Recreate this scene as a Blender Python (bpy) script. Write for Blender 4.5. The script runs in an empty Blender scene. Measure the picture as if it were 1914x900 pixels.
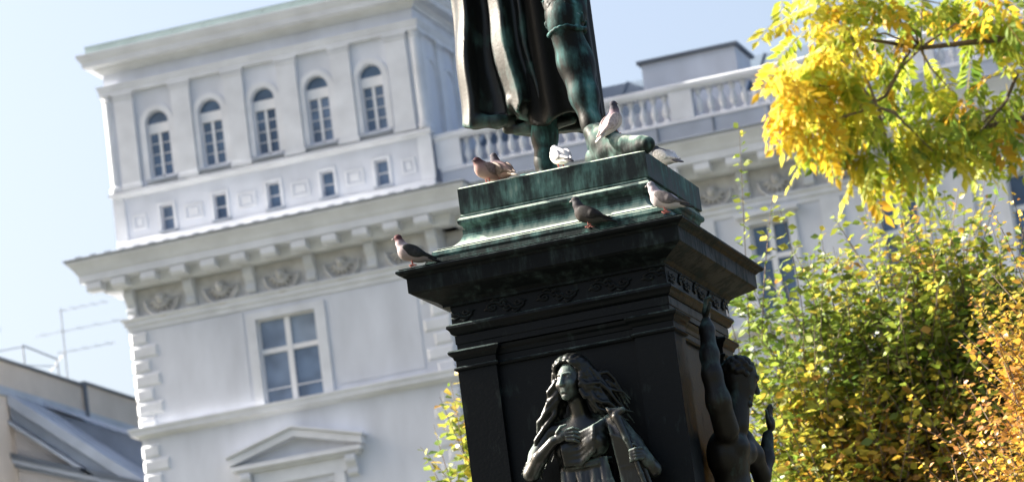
import bpy, math, random
import numpy as np
from mathutils import Matrix, Vector

rnd = random.Random(7)
nrg = np.random.default_rng(11)
scene = bpy.context.scene
col = scene.collection

# ------------------------------------------------------------------ camera
CAM = np.array([6.81, -24.0, 1.6])
AZ, PITCH, ROLL = (math.radians(v) for v in (16.876, 12.67, 7.508))
_ca, _sa, _cp, _sp = math.cos(AZ), math.sin(AZ), math.cos(PITCH), math.sin(PITCH)
FWD = np.array([-_sa*_cp, _ca*_cp, _sp])
_r = np.array([_ca, _sa, 0.0]); _u = np.cross(_r, FWD)
RGT = math.cos(ROLL)*_r - math.sin(ROLL)*_u
UPV = math.sin(ROLL)*_r + math.cos(ROLL)*_u
cd = bpy.data.cameras.new('camera')
cam = bpy.data.objects.new('camera', cd); col.objects.link(cam)
cam.matrix_world = Matrix(((RGT[0], UPV[0], -FWD[0], CAM[0]), (RGT[1], UPV[1], -FWD[1], CAM[1]),
                           (RGT[2], UPV[2], -FWD[2], CAM[2]), (0, 0, 0, 1)))
cd.sensor_width = 36.0; cd.lens = 7000/1914*36.0
cd.clip_start = 0.5; cd.clip_end = 3000
cd.dof.use_dof = True; cd.dof.focus_distance = 24.2; cd.dof.aperture_fstop = 4.2
scene.camera = cam

# ------------------------------------------------------------------ light
SUN = np.array([-0.84, 0.0, 0.54]); SUN = SUN/np.linalg.norm(SUN)   # towards the sun
w = bpy.data.worlds.new('World'); scene.world = w; w.use_nodes = True
nt = w.node_tree; nt.nodes.clear()
sky = nt.nodes.new('ShaderNodeTexSky'); sky.sky_type = 'NISHITA'; sky.sun_disc = False
sky.sun_elevation = math.asin(SUN[2]); sky.sun_rotation = math.atan2(SUN[0], SUN[1])
sky.air_density = 1.0; sky.dust_density = 6.5; sky.ozone_density = 1.0
bg = nt.nodes.new('ShaderNodeBackground'); bg.inputs['Strength'].default_value = 0.073
wo = nt.nodes.new('ShaderNodeOutputWorld')
nt.links.new(sky.outputs[0], bg.inputs[0]); nt.links.new(bg.outputs[0], wo.inputs[0])
sd = bpy.data.lights.new('sun', 'SUN'); sd.energy = 5.0; sd.angle = math.radians(0.5); sd.color = (1.0, 0.93, 0.82)
so = bpy.data.objects.new('sun', sd); col.objects.link(so)
so.rotation_euler = Vector(SUN).to_track_quat('Z', 'Y').to_euler()
so.location = (-40, 0, 60)
scene.view_settings.view_transform = 'Standard'; scene.view_settings.look = 'None'
scene.view_settings.gamma = 1.0; scene.view_settings.exposure = 2.05

# ------------------------------------------------------------------ materials
def new_mat(name):
    m = bpy.data.materials.new(name); m.use_nodes = True
    n = m.node_tree.nodes; l = m.node_tree.links
    return m, n, l, n['Principled BSDF']

def plain(name, c, rough=0.6, metal=0.0, var=0.12, scale=6.0, bump=0.0, streak=0.0):
    m, n, l, p = new_mat(name)
    tc = n.new('ShaderNodeTexCoord')
    no = n.new('ShaderNodeTexNoise'); no.inputs['Scale'].default_value = scale; no.inputs['Detail'].default_value = 6
    mp = n.new('ShaderNodeMapping'); mp.inputs['Scale'].default_value = (1, 1, 1-0.85*streak)
    geo = n.new('ShaderNodeNewGeometry')
    l.new(geo.outputs['Position'], mp.inputs['Vector']); l.new(mp.outputs[0], no.inputs['Vector'])
    rp = n.new('ShaderNodeValToRGB')
    a = [max(0, v*(1-var)) for v in c]; b = [min(1, v*(1+var)) for v in c]
    rp.color_ramp.elements[0].position = 0.3; rp.color_ramp.elements[1].position = 0.7
    rp.color_ramp.elements[0].color = (*a, 1); rp.color_ramp.elements[1].color = (*b, 1)
    l.new(no.outputs['Fac'], rp.inputs['Fac']); l.new(rp.outputs['Color'], p.inputs['Base Color'])
    p.inputs['Roughness'].default_value = rough; p.inputs['Metallic'].default_value = metal
    if bump:
        b2 = n.new('ShaderNodeTexNoise'); b2.inputs['Scale'].default_value = scale*4
        l.new(geo.outputs['Position'], b2.inputs['Vector'])
        bp = n.new('ShaderNodeBump'); bp.inputs['Strength'].default_value = bump; bp.inputs['Distance'].default_value = 0.02
        l.new(b2.outputs['Fac'], bp.inputs['Height']); l.new(bp.outputs[0], p.inputs['Normal'])
    return m

def bronze(name, green, up=0.0, ridge=0.0, spec=0.12, dark=(0.012, 0.014, 0.014), pat=(0.12, 0.27, 0.235), pale=(0.42, 0.48, 0.40), rough=0.42, streak=5.0, paleness=0.5):
    """cast bronze: dark oxide, verdigris in vertical runs and on faces the rain washes"""
    m, n, l, p = new_mat(name)
    geo = n.new('ShaderNodeNewGeometry')
    mp = n.new('ShaderNodeMapping'); mp.inputs['Scale'].default_value = (streak*3.4, streak*3.4, streak*0.7)
    l.new(geo.outputs['Position'], mp.inputs['Vector'])
    s = n.new('ShaderNodeTexNoise'); s.inputs['Scale'].default_value = 1.0; s.inputs['Detail'].default_value = 8; s.inputs['Roughness'].default_value = 0.65
    l.new(mp.outputs[0], s.inputs['Vector'])
    b = n.new('ShaderNodeTexNoise'); b.inputs['Scale'].default_value = 5.5; b.inputs['Detail'].default_value = 5
    l.new(geo.outputs['Position'], b.inputs['Vector'])
    sep = n.new('ShaderNodeSeparateXYZ'); l.new(geo.outputs['Normal'], sep.inputs[0])
    def math_(op, a, c):
        x = n.new('ShaderNodeMath'); x.operation = op
        for i, v in enumerate((a, c)):
            if isinstance(v, (int, float)): x.inputs[i].default_value = v
            else: l.new(v, x.inputs[i])
        return x.outputs[0]
    upz = math_('MAXIMUM', sep.outputs['Z'], 0.0)
    e = math_('ADD', math_('MULTIPLY', s.outputs['Fac'], 0.55), math_('MULTIPLY', b.outputs['Fac'], 0.45))
    e = math_('ADD', e, math_('MULTIPLY', upz, up))
    e = math_('ADD', e, green)
    if ridge:      # wear on raised folds and edges, darker tone in the hollows
        pt = math_('MULTIPLY', math_('SUBTRACT', geo.outputs['Pointiness'], 0.5), ridge)
        e = math_('ADD', e, math_('MINIMUM', math_('MAXIMUM', pt, -0.3), 0.22))
    r = n.new('ShaderNodeValToRGB'); cr = r.color_ramp
    cr.elements[0].position = 0.46; cr.elements[0].color = (*dark, 1)
    cr.elements[1].position = 0.62; cr.elements[1].color = (*pat, 1)
    x = cr.elements.new(0.53); x.color = (*[0.55*d+0.45*q*0.6 for d, q in zip(dark, pat)], 1)
    x = cr.elements.new(0.62+0.28*(1.2-paleness)); x.color = (*pale, 1)
    l.new(e, r.inputs['Fac']); l.new(r.outputs['Color'], p.inputs['Base Color'])
    mr = n.new('ShaderNodeMapRange'); mr.inputs[1].default_value = 0.46; mr.inputs[2].default_value = 0.62
    mr.inputs[3].default_value = rough; mr.inputs[4].default_value = 0.8
    l.new(e, mr.inputs[0]); l.new(mr.outputs[0], p.inputs['Roughness'])
    p.inputs['Specular IOR Level'].default_value = spec
    bp = n.new('ShaderNodeBump'); bp.inputs['Strength'].default_value = 0.2; bp.inputs['Distance'].default_value = 0.006
    f = n.new('ShaderNodeTexNoise'); f.inputs['Scale'].default_value = 45; f.inputs['Detail'].default_value = 4
    l.new(geo.outputs['Position'], f.inputs['Vector']); l.new(f.outputs['Fac'], bp.inputs['Height']); l.new(bp.outputs[0], p.inputs['Normal'])
    return m

def leaf_mat(name, trans=0.5):
    m, n, l, p = new_mat(name)
    a = n.new('ShaderNodeAttribute'); a.attribute_name = 'Col'
    p.inputs['Roughness'].default_value = 0.5; p.inputs['Specular IOR Level'].default_value = 0.25
    l.new(a.outputs['Color'], p.inputs['Base Color'])
    t = n.new('ShaderNodeBsdfTranslucent'); l.new(a.outputs['Color'], t.inputs['Color'])
    mx = n.new('ShaderNodeMixShader'); mx.inputs[0].default_value = trans
    l.new(p.outputs[0], mx.inputs[1]); l.new(t.outputs[0], mx.inputs[2])
    l.new(mx.outputs[0], n['Material Output'].inputs[0])
    return m

M = {}
M['stucco'] = plain('stucco', (0.60, 0.63, 0.70), 0.85, 0, 0.14, 0.9, 0.12, 0.75)
M['trim'] = plain('trim_stucco', (0.65, 0.675, 0.725), 0.8, 0, 0.10, 1.4, 0.1)
M['ornament'] = plain('ornament_stone', (0.56, 0.56, 0.57), 0.85, 0, 0.18, 3.0, 0.2)
M['white_paint'] = plain('white_window_paint', (0.74, 0.75, 0.78), 0.5, 0, 0.03, 4)
M['copper_roof'] = plain('copper_gutter', (0.30, 0.38, 0.38), 0.6, 0, 0.15, 1.2)
M['zinc'] = plain('zinc_sheet', (0.36, 0.40, 0.47), 0.5, 0.1, 0.15, 0.8)
M['zinc_dark'] = plain('dark_sheet', (0.11, 0.13, 0.16), 0.55, 0.1, 0.2, 1.0)
M['slate_blue'] = plain('blue_grey_roof', (0.085, 0.12, 0.165), 0.6, 0, 0.12, 0.8)
M['zinc_mid'] = plain('mid_sheet', (0.20, 0.235, 0.29), 0.6, 0, 0.15, 0.9)
M['grey_render'] = plain('grey_render', (0.42, 0.41, 0.42), 0.9, 0, 0.1, 0.8)
M['beige_wall'] = plain('beige_render', (0.55, 0.49, 0.43), 0.9, 0, 0.08, 0.7, 0.1)
M['antenna'] = plain('antenna_metal', (0.35, 0.36, 0.38), 0.45, 0.6, 0.05, 3)
M['ground'] = plain('gravel_ground', (0.065, 0.068, 0.05), 0.95, 0, 0.25, 2.0, 0.3)
M['granite'] = plain('granite', (0.30, 0.28, 0.27), 0.5, 0, 0.25, 30, 0.05)
M['bark'] = plain('bark', (0.10, 0.075, 0.055), 0.9, 0, 0.35, 14, 0.4)
M['twig'] = plain('twig_bark', (0.16, 0.12, 0.09), 0.85, 0, 0.3, 20)
M['leaf'] = leaf_mat('leaf', 0.5)
M['glossy_leaf'] = leaf_mat('glossy_leaf', 0.42); _q = M['glossy_leaf'].node_tree.nodes['Principled BSDF'].inputs; _q['Roughness'].default_value = 0.42; _q['Specular IOR Level'].default_value = 0.4
M['patina'] = bronze('verdigris_bronze', 0.025, 0.40, dark=(0.007, 0.013, 0.014), pat=(0.075, 0.15, 0.14), pale=(0.36, 0.42, 0.36), streak=4.2, rough=0.5, spec=0.2)
M['dusky'] = bronze('unlit_verdigris', -0.02, 0.06, dark=(0.007, 0.012, 0.012), pat=(0.06, 0.13, 0.12), pale=(0.2, 0.25, 0.2), streak=5.0, rough=0.5, spec=0.1)  # darker patina copy for the cornice slope, its unlit look put into the colour
M['bronze'] = bronze('dark_bronze', -0.105, 0.26, spec=0.11, dark=(0.0035, 0.0048, 0.0062), pat=(0.04, 0.06, 0.06), pale=(0.12, 0.15, 0.14))
M['fascia'] = bronze('streaked_bronze', -0.03, 0.1, spec=0.06, dark=(0.005, 0.0065, 0.0075), pat=(0.030, 0.044, 0.046), pale=(0.08, 0.10, 0.10), streak=6.0)
M['figure'] = bronze('figure_bronze', -0.07, 0.13, ridge=1.4, spec=0.5, rough=0.3, dark=(0.0045, 0.005, 0.0052), pat=(0.10, 0.15, 0.135), pale=(0.34, 0.37, 0.33), streak=3.0)
M['hair'] = bronze('hair_bronze', -0.12, 0.10, ridge=1.2, spec=0.35, rough=0.36, dark=(0.005, 0.0054, 0.0054), pat=(0.06, 0.09, 0.08), pale=(0.25, 0.28, 0.25), streak=3.0)
M['side_figure'] = bronze('brown_bronze', -0.09, 0.14, ridge=1.2, spec=0.25, rough=0.45, dark=(0.010, 0.0085, 0.007), pat=(0.08, 0.13, 0.12), streak=3.0)
M['robe'] = bronze('robe_bronze', -0.07, 0.10, ridge=2.0, spec=0.34, rough=0.42, dark=(0.005, 0.0058, 0.0055), pat=(0.05, 0.11, 0.10), pale=(0.34, 0.35, 0.30), streak=1.6)
M['coat'] = bronze('coat_bronze', -0.09, 0.10, ridge=1.0, spec=0.08, rough=0.5, dark=(0.006, 0.006, 0.0055), pat=(0.03, 0.07, 0.065), pale=(0.2, 0.22, 0.2), streak=1.6)
M['leg'] = bronze('stocking_bronze', -0.015, 0.16, ridge=0.8, spec=0.12, rough=0.5, dark=(0.005, 0.006, 0.006), pat=(0.055, 0.15, 0.15), pale=(0.34, 0.38, 0.34), streak=2.4)
M['shoe'] = bronze('shoe_bronze', -0.01, 0.24, dark=(0.008, 0.012, 0.012), pat=(0.075, 0.13, 0.115), pale=(0.36, 0.39, 0.33), streak=4.0, paleness=0.7)

def glass(name, c):
    m, n, l, p = new_mat(name)
    geo = n.new('ShaderNodeNewGeometry')
    no = n.new('ShaderNodeTexNoise'); no.inputs['Scale'].default_value = 1.5; no.inputs['Detail'].default_value = 1
    l.new(geo.outputs['Position'], no.inputs['Vector'])
    rp = n.new('ShaderNodeValToRGB')
    rp.color_ramp.elements[0].color = (*[v*0.35 for v in c], 1); rp.color_ramp.elements[1].color = (*[v*1.8 for v in c], 1)
    l.new(no.outputs['Fac'], rp.inputs[0]); l.new(rp.outputs[0], p.inputs['Base Color'])
    p.inputs['Roughness'].default_value = 0.06; p.inputs['IOR'].default_value = 1.5
    return m
M['glass'] = glass('window_glass', (0.075, 0.125, 0.21))
M['glass_curtain'] = glass('curtained_glass', (0.15, 0.20, 0.29))
M['glass_b'] = glass('dim_glass', (0.05, 0.09, 0.165)); M['glass_c'] = glass('pale_glass', (0.11, 0.16, 0.25)); M['glass_d'] = glass('drawn_blind_glass', (0.21, 0.26, 0.34))

# ------------------------------------------------------------------ object helpers
WPOS = {}
def link(name, mesh, mat, pos=(0, 0, 0), parent=None, rot=None, scale=None, label=None, cat=None, group=None, kind=None):
    o = bpy.data.objects.new(name, mesh); col.objects.link(o)
    if mesh is not None and mat is not None and not mesh.materials: mesh.materials.append(mat)
    p = Vector(pos); WPOS[o.name] = p
    if parent is not None:
        o.parent = parent; o.location = p - WPOS[parent.name]
    else: o.location = p
    if rot is not None: o.rotation_euler = rot
    if scale is not None: o.scale = scale
    if label: o['label'] = label
    if cat: o['category'] = cat
    if group: o['group'] = group
    if kind: o['kind'] = kind
    return o
def thing(name, pos, label, cat, group=None):
    return link(name, None, None, pos, label=label, cat=cat, group=group)
def mesh_of(name, v, f, smooth=False):
    me = bpy.data.meshes.new(name); me.from_pydata([tuple(map(float, q)) for q in v], [], f); me.update()
    if smooth: me.polygons.foreach_set('use_smooth', [True]*len(me.polygons))
    return me
class MB:
    def __init__(s): s.v = []; s.f = []
    def add(s, v, f):
        n = len(s.v); s.v += list(v); s.f += [tuple(i+n for i in q) for q in f]; return s
    def box(s, x0, x1, y0, y1, z0, z1, T=None):
        v = [(x, y, z) for x in (x0, x1) for y in (y0, y1) for z in (z0, z1)]
        if T: v = [T(*q) for q in v]
        return s.add(v, [(0, 1, 3, 2), (4, 6, 7, 5), (0, 4, 5, 1), (2, 3, 7, 6), (0, 2, 6, 4), (1, 5, 7, 3)])
    def extr(s, prof, a, b, T):
        """profile [(d,z)...] closed, swept from s=a to s=b; T(s,d,z)->xyz"""
        n = len(prof)
        v = [T(a, d, z) for d, z in prof]+[T(b, d, z) for d, z in prof]
        f = [(i, (i+1) % n, n+(i+1) % n, n+i) for i in range(n)]+[tuple(range(n))[::-1], tuple(range(n, 2*n))]
        return s.add(v, f)
    def tube(s, pts, rad, n=6, cap=True):
        pts = [Vector(p) for p in pts]
        if not hasattr(rad, '__len__'): rad = [rad]*len(pts)
        ref = Vector((0.3, 0.2, 1)); v = []; f = []
        for i, p in enumerate(pts):
            d = (pts[min(i+1, len(pts)-1)]-pts[max(i-1, 0)]).normalized()
            a = d.cross(ref)
            if a.length < 1e-3: a = d.cross(Vector((1, 0, 0)))
            a.normalize(); b = d.cross(a)
            for k in range(n):
                t = 2*math.pi*k/n
                v.append(p+(a*math.cos(t)+b*math.sin(t))*rad[i])
        for i in range(len(pts)-1):
            for k in range(n):
                f.append((i*n+k, i*n+(k+1) % n, (i+1)*n+(k+1) % n, (i+1)*n+k))
        if cap: f += [tuple(range(n))[::-1], tuple(range((len(pts)-1)*n, len(pts)*n))]
        return s.add(v, f)
    def lathe(s, prof, n=10, c=(0, 0, 0)):
        v = [(c[0]+r*math.cos(2*math.pi*k/n), c[1]+r*math.sin(2*math.pi*k/n), c[2]+z) for r, z in prof for k in range(n)]
        f = [(i*n+k, i*n+(k+1) % n, (i+1)*n+(k+1) % n, (i+1)*n+k) for i in range(len(prof)-1) for k in range(n)]
        f += [tuple(range(n))[::-1], tuple(range((len(prof)-1)*n, len(prof)*n))]
        return s.add(v, f)
    def mesh(s, name='mesh', smooth=False, recalc=True):
        me = mesh_of(name, s.v, s.f, smooth)
        if recalc:
            import bmesh
            bm = bmesh.new(); bm.from_mesh(me); bmesh.ops.recalc_face_normals(bm, faces=bm.faces[:]); bm.to_mesh(me); bm.free()
        return me
def part(name, mb, mat, parent, smooth=False, label=None, kind=None):
    return link(name, mb.mesh(name, smooth), mat, (0, 0, 0), parent, label=label, kind=kind)

# ------------------------------------------------------------------ ground
gm = MB(); gm.add([(-700, -500, 0), (700, -500, 0), (700, 900, 0), (-700, 900, 0)], [(0, 1, 2, 3)])
link('ground', gm.mesh('ground', recalc=False), M['ground'], kind='structure')
# ------------------------------------------------------------------ palace with corner tower
FY = 80.0; TX0, TX1 = -37.25, -26.95; WY = 80.55
def Tf(s, d, z): return (s, FY-d, z)                 # tower front: s = x, d = proud of the wall
def Tr(s, d, z): return (TX1+d, FY+s, z)             # tower right return: s = depth behind the corner
def Tw(s, d, z): return (s, WY-d, z)                 # wing front
pal = thing('palace_building', (-20, 85, 0), 'pale grey stucco palace with a square corner tower and balustraded roof behind the monument', 'building')

def wall_holes(mb, T, s0, s1, z0, z1, holes, depth=0.22):
    ss = sorted({s0, s1, *[h[0] for h in holes], *[h[1] for h in holes]})
    zz = sorted({z0, z1, *[h[2] for h in holes], *[h[3] for h in holes]})
    for i in range(len(ss)-1):
        for j in range(len(zz)-1):
            cs, cz = (ss[i]+ss[i+1])/2, (zz[j]+zz[j+1])/2
            if any(h[0] < cs < h[1] and h[2] < cz < h[3] for h in holes): continue
            mb.add([T(ss[i], 0, zz[j]), T(ss[i+1], 0, zz[j]), T(ss[i+1], 0, zz[j+1]), T(ss[i], 0, zz[j+1])], [(0, 1, 2, 3)])
    for a, b, c, e in holes:
        for q in (((a, 0, c), (a, 0, e), (a, -depth, e), (a, -depth, c)), ((b, 0, c), (b, -depth, c), (b, -depth, e), (b, 0, e)),
                  ((a, 0, c), (a, -depth, c), (b, -depth, c), (b, 0, c)), ((a, 0, e), (b, 0, e), (b, -depth, e), (a, -depth, e))):
            mb.add([T(*k) for k in q], [(0, 1, 2, 3)])

def arch_fill(mb, T, sc, r, zs, ztop, hw, depth=0.22, n=12):
    """wall pieces between a round arch (radius r, springing zs) and its square hole"""
    pts = [(sc+r*math.cos(math.pi*k/n), zs+r*math.sin(math.pi*k/n)) for k in range(n+1)]
    for k in range(n):
        (a, za), (b, zb) = pts[k], pts[k+1]
        mb.add([T(a, 0, za), T(b, 0, zb), T(b, 0, ztop), T(a, 0, ztop)], [(0, 1, 2, 3)])
        mb.add([T(a, 0, za), T(b, 0, zb), T(b, -depth, zb), T(a, -depth, za)], [(0, 1, 2, 3)])

def box_part(name, T, mat, s0, s1, d0, d1, z0, z1, parent=pal, label=None):
    return part(name, MB().box(s0, s1, d0, d1, z0, z1, T), mat, parent, label=label)

WIN5 = [-35.61+1.773*k for k in range(5)]
tw = MB()
MAINW = (-33.12, -31.2, 22.56, 25.18)
LOWW = (-33.3, -31.2, 16.4, 19.9)
small = [(x-0.21, x+0.21, 28.52, 29.31) for x in WIN5]
arch = [(x-0.365, x+0.365, 30.2, 32.35) for x in WIN5]
wall_holes(tw, Tf, TX0, TX1, 0, 33.8, [MAINW, LOWW]+small+arch)
for x in WIN5: arch_fill(tw, Tf, x, 0.365, 31.93, 32.35, 0.365)
# other faces of the tower (left, right, back)
wall_holes(tw, Tr, 0, 10.3, 0, 33.8, [])
tw.add([(TX0, FY, 0), (TX0, FY+10.3, 0), (TX0, FY+10.3, 33.8), (TX0, FY, 33.8)], [(0, 1, 2, 3)])
tw.add([(TX0, FY+10.3, 0), (TX1, FY+10.3, 0), (TX1, FY+10.3, 33.8), (TX0, FY+10.3, 33.8)], [(0, 1, 2, 3)])
link('tower_wall', tw.mesh('tower_wall', recalc=False), M['stucco'], (0, 0, 0), pal)

# --- arched belvedere windows
def arched_window(T, x):
    fr = MB()
    D0, D1 = -0.2, -0.12
    for a, b in ((x-0.365, x-0.315), (x-0.045, x+0.045), (x+0.315, x+0.365)): fr.box(a, b, D0, D1, 30.2, 31.66, T)
    fr.box(x-0.365, x+0.365, D0, D1+0.03, 31.62, 31.93, T); fr.box(x-0.315, x+0.315, D0, D1, 30.2, 30.27, T)
    for z in (30.62, 30.96, 31.3):
        for a, b in ((x-0.315, x-0.045), (x+0.045, x+0.315)): fr.box(a, b, D0, D1-0.03, z-0.014, z+0.014, T)
    w_ = part('window', fr, M['white_paint'], pal)
    for a, b in ((x-0.315, x-0.045), (x+0.045, x+0.315)):
        part('pane', MB().add([T(a, -0.175, 30.25), T(b, -0.175, 30.25), T(b, -0.175, 31.64), T(a, -0.175, 31.64)], [(0, 1, 2, 3)]), M[rnd.choice(('glass', 'glass_b', 'glass', 'glass_c'))], w_)
    n = 12; c = [T(x+0.365*math.cos(math.pi*k/n), -0.16, 31.93+0.365*math.sin(math.pi*k/n)) for k in range(n+1)]
    part('fanlight', MB().add(c, [tuple(range(n+1))]), M[rnd.choice(('glass', 'glass_b', 'glass', 'glass_c'))], w_)
def archivolt(T, x, r0=0.40, r1=0.56, z=31.93, zb=30.2, d=0.05):
    mb = MB(); n = 14
    pts = [(x+r*1.0*math.cos(math.pi*k/n), z+r*math.sin(math.pi*k/n)) for r in (r0, r1) for k in range(n+1)]
    v = [T(a, 0, b) for a, b in pts]+[T(a, d, b) for a, b in pts]; m = 2*(n+1); f = []
    for k in range(n):
        i0, i1, o0, o1 = k, k+1, n+1+k, n+2+k
        f += [(m+i0, m+i1, m+o1, m+o0), (i0, i1, m+i1, m+i0), (o0, m+o0, m+o1, o1)]
    mb.add(v, f)
    for s in (-1, 1):
        a, b = sorted((x+s*r0, x+s*r1)); mb.box(a, b, 0, d, zb, z, T)
    return part('archivolt', mb, M['trim'], pal)
for x in WIN5:
    arched_window(Tf, x); archivolt(Tf, x)
    box_part('window_sill', Tf, M['zinc'], x-0.52, x+0.52, 0, 0.17, 30.08, 30.135)
    # small attic window
    fr = MB()
    for a, b in ((x-0.21, x-0.18), (x+0.18, x+0.21)): fr.box(a, b, -0.2, -0.14, 28.52, 29.31, Tf)
    fr.box(x-0.18, x+0.18, -0.2, -0.14, 28.89, 28.925, Tf); fr.box(x-0.18, x+0.18, -0.2, -0.14, 29.27, 29.31, Tf)
    sw = part('attic_window', fr, M['white_paint'], pal)
    part('pane', MB().add([Tf(x-0.19, -0.18, 28.52), Tf(x+0.19, -0.18, 28.52), Tf(x+0.19, -0.18, 29.3), Tf(x-0.19, -0.18, 29.3)], [(0, 1, 2, 3)]), M[rnd.choice(('glass', 'glass_b', 'glass_c'))], sw)
    sr = MB(); 
    for a, b, c, e in ((x-0.30, x-0.215, 28.5, 29.4), (x+0.215, x+0.30, 28.5, 29.4), (x-0.215, x+0.215, 29.315, 29.4)): sr.box(a, b, 0, 0.035, c, e, Tf)
    part('window_surround', sr, M['trim'], pal); box_part('window_sill', Tf, M['zinc'], x-0.31, x+0.31, 0, 0.09, 28.44, 28.49)
# pilasters with capitals on front and return
def pilaster(T, s0, s1, corner=0):
    mb = MB().box(s0, s1, 0, 0.10, 29.98, 33.0, T)
    p_ = part('pilaster', mb, M['trim'], pal)
    part('necking', MB().box(s0-0.035, s1+0.035, 0, 0.135, 32.88, 32.93, T), M['trim'], p_)
    part('capital', MB().box(s0-0.05, s1+0.05, 0, 0.15, 32.98, 33.055, T), M['trim'], p_)
    part('pilaster_base', MB().box(s0-0.04, s1+0.04, 0, 0.14, 29.985, 30.12, T), M['trim'], p_)
for k in range(4):
    m_ = (WIN5[k]+WIN5[k+1])/2; pilaster(Tf, m_-0.31, m_+0.31)
pilaster(Tf, TX0+0.32, TX0+0.93); pilaster(Tf, TX1-0.95, TX1-0.30)
for s in (0.28, 1.95, 3.62, 5.29, 6.96): pilaster(Tr, s-0.26 if s > 0.5 else 0.16, s+0.26)
for s in (1.12, 2.79, 4.46, 6.13): archivolt(Tr, s, 0.42, 0.52, 31.93, 30.2, 0.05)
# chamfered corner shafts that catch the sun
for cx, sg in ((TX0, -1), (TX1, 1)):
    mb = MB().lathe([(0.21, 29.98), (0.21, 30.12), (0.155, 30.16), (0.15, 32.86), (0.19, 32.92), (0.15, 32.96), (0.2, 33.05)], 14, (cx+0.05*-sg, FY+0.05, 0))
    part('corner_column', mb, M['trim'], pal, smooth=False)
# horizontal courses running round the tower
def course(name, prof, mat, z_ref=None, right_len=10.3, label=None, wing=False):
    """mitred moulding: profile [(d,z)] carried along left return, front and right return"""
    n = len(prof); v = []; f = []
    for d, z in prof: v.append((TX0-d, FY+10.3, z))
    for d, z in prof: v.append((TX0-d, FY-d, z))
    for d, z in prof: v.append((TX1+d, FY-d, z))
    for d, z in prof: v.append((TX1+d, FY+right_len, z))
    for k in range(3):
        for i in range(n): f.append((k*n+i, k*n+(i+1) % n, (k+1)*n+(i+1) % n, (k+1)*n+i))
    f += [tuple(range(n)), tuple(range(3*n, 4*n))]
    return part(name, MB().add(v, f), mat, pal, label=label)
course('roof_cornice', [(-0.1, 33.78), (0.06, 33.78), (0.10, 33.86), (0.16, 33.9), (0.2, 33.98), (0.46, 34.0), (0.48, 34.16), (0.52, 34.2), (0.6, 34.36), (0.6, 34.4), (-0.1, 34.46)], M['trim'])
course('entablature', [(-0.1, 33.06), (0.14, 33.06), (0.14, 33.2), (0.17, 33.22), (0.17, 33.3), (0.2, 33.33), (0.2, 33.37), (0.05, 33.4), (-0.1, 33.4)], M['trim'])
course('sill_course', [(-0.1, 29.74), (0.07, 29.74), (0.1, 29.8), (0.17, 29.84), (0.17, 29.93), (0.06, 29.97), (-0.1, 29.97)], M['trim'], right_len=0.5)
course('attic_base', [(-0.1, 27.7), (0.10, 27.7), (0.10, 28.36), (0.04, 28.4), (-0.1, 28.4)], M['trim'], right_len=0.5)
# copper gutter in segments
gx = np.linspace(TX0-0.35, TX1+0.35, 12)
for a, b in zip(gx[:-1], gx[1:]): part('gutter_segment', MB().extr([(0.33, 34.43), (0.35, 34.43), (0.40, 34.68), (0.18, 34.74), (0.16, 34.43)], a+0.006, b-0.006, Tf), M['copper_roof'], pal)
gy = np.linspace(0.0, 10, 10)
for a, b in zip(gy[:-1], gy[1:]): part('gutter_segment', MB().extr([(0.33, 34.43), (0.35, 34.43), (0.40, 34.68), (0.18, 34.74), (0.16, 34.43)], a+0.006, b-0.006, Tr), M['copper_roof'], pal)
part('tower_roof', MB().add([(TX0-0.1, FY-0.1, 34.6), (TX1+0.1, FY-0.1, 34.6), (TX1+0.1, FY+10.3, 34.6), (TX0-0.1, FY+10.3, 34.6), ((TX0+TX1)/2, FY+5, 34.9)], [(0, 1, 4), (1, 2, 4), (2, 3, 4), (3, 0, 4)]), M['copper_roof'], pal)
# framed square panels between the small windows
sq = [(WIN5[k]+WIN5[k+1])/2 for k in range(4)]
for x, hw in [(q, 0.30) for q in sq]+[(TX0+0.72, 0.22), (TX1-0.70, 0.22)]:
    mb = MB()
    for h, d in ((hw, 0.03),):
        z0, z1 = 28.93-0.24, 28.93+0.24; t = 0.06
        mb.box(x-h, x+h, 0, d, z1-t, z1, Tf); mb.box(x-h, x+h, 0, d, z0, z0+t, Tf)
        mb.box(x-h, x-h+t, 0, d, z0+t, z1-t, Tf); mb.box(x+h-t, x+h, 0, d, z0+t, z1-t, Tf)
        mb.box(x-h+0.14, x+h-0.14, 0, 0.025, z0+0.13, z1-0.13, Tf)
    part('square_panel', mb, M['trim'], pal)
box_part('corner_strip', Tf, M['trim'], TX0-0.1, TX0+0.28, 0, 0.055, 28.4, 29.74)
box_part('corner_strip', Tf, M['trim'], TX1-0.32, TX1+0.12, 0, 0.055, 28.4, 29.74)
# main cornice of tower and wing
CORN = [(-0.1, 26.82), (0.50, 26.82), (0.54, 26.9), (0.60, 27.12), (1.05, 27.14), (1.06, 27.36), (1.10, 27.4), (1.16, 27.52), (1.28, 27.68), (1.33, 27.72), (1.34, 27.80), (-0.1, 27.98)]
course('main_cornice', CORN, M['trim'], right_len=0.6)
course('cornice_flashing', [(1.1, 27.832), (1.37, 27.79), (1.39, 27.83), (1.36, 27.86), (1.1, 27.89)], M['zinc_dark'], right_len=0.6)
course('architrave', [(-0.1, 25.56), (0.05, 25.56), (0.06, 25.7), (0.12, 25.72), (0.13, 25.84), (0.2, 25.9), (0.2, 25.95), (-0.1, 25.95)], M['trim'], right_len=0.6)
course('string_course', [(-0.1, 22.2), (0.06, 22.2), (0.10, 22.26), (0.26, 22.3), (0.28, 22.44), (0.32, 22.47), (0.32, 22.53), (-0.1, 22.6)], M['trim'], right_len=0.6)
WX1 = 6.0
part('wing_cornice', MB().extr(CORN, TX1+0.02, WX1, Tw), M['trim'], pal)
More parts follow.
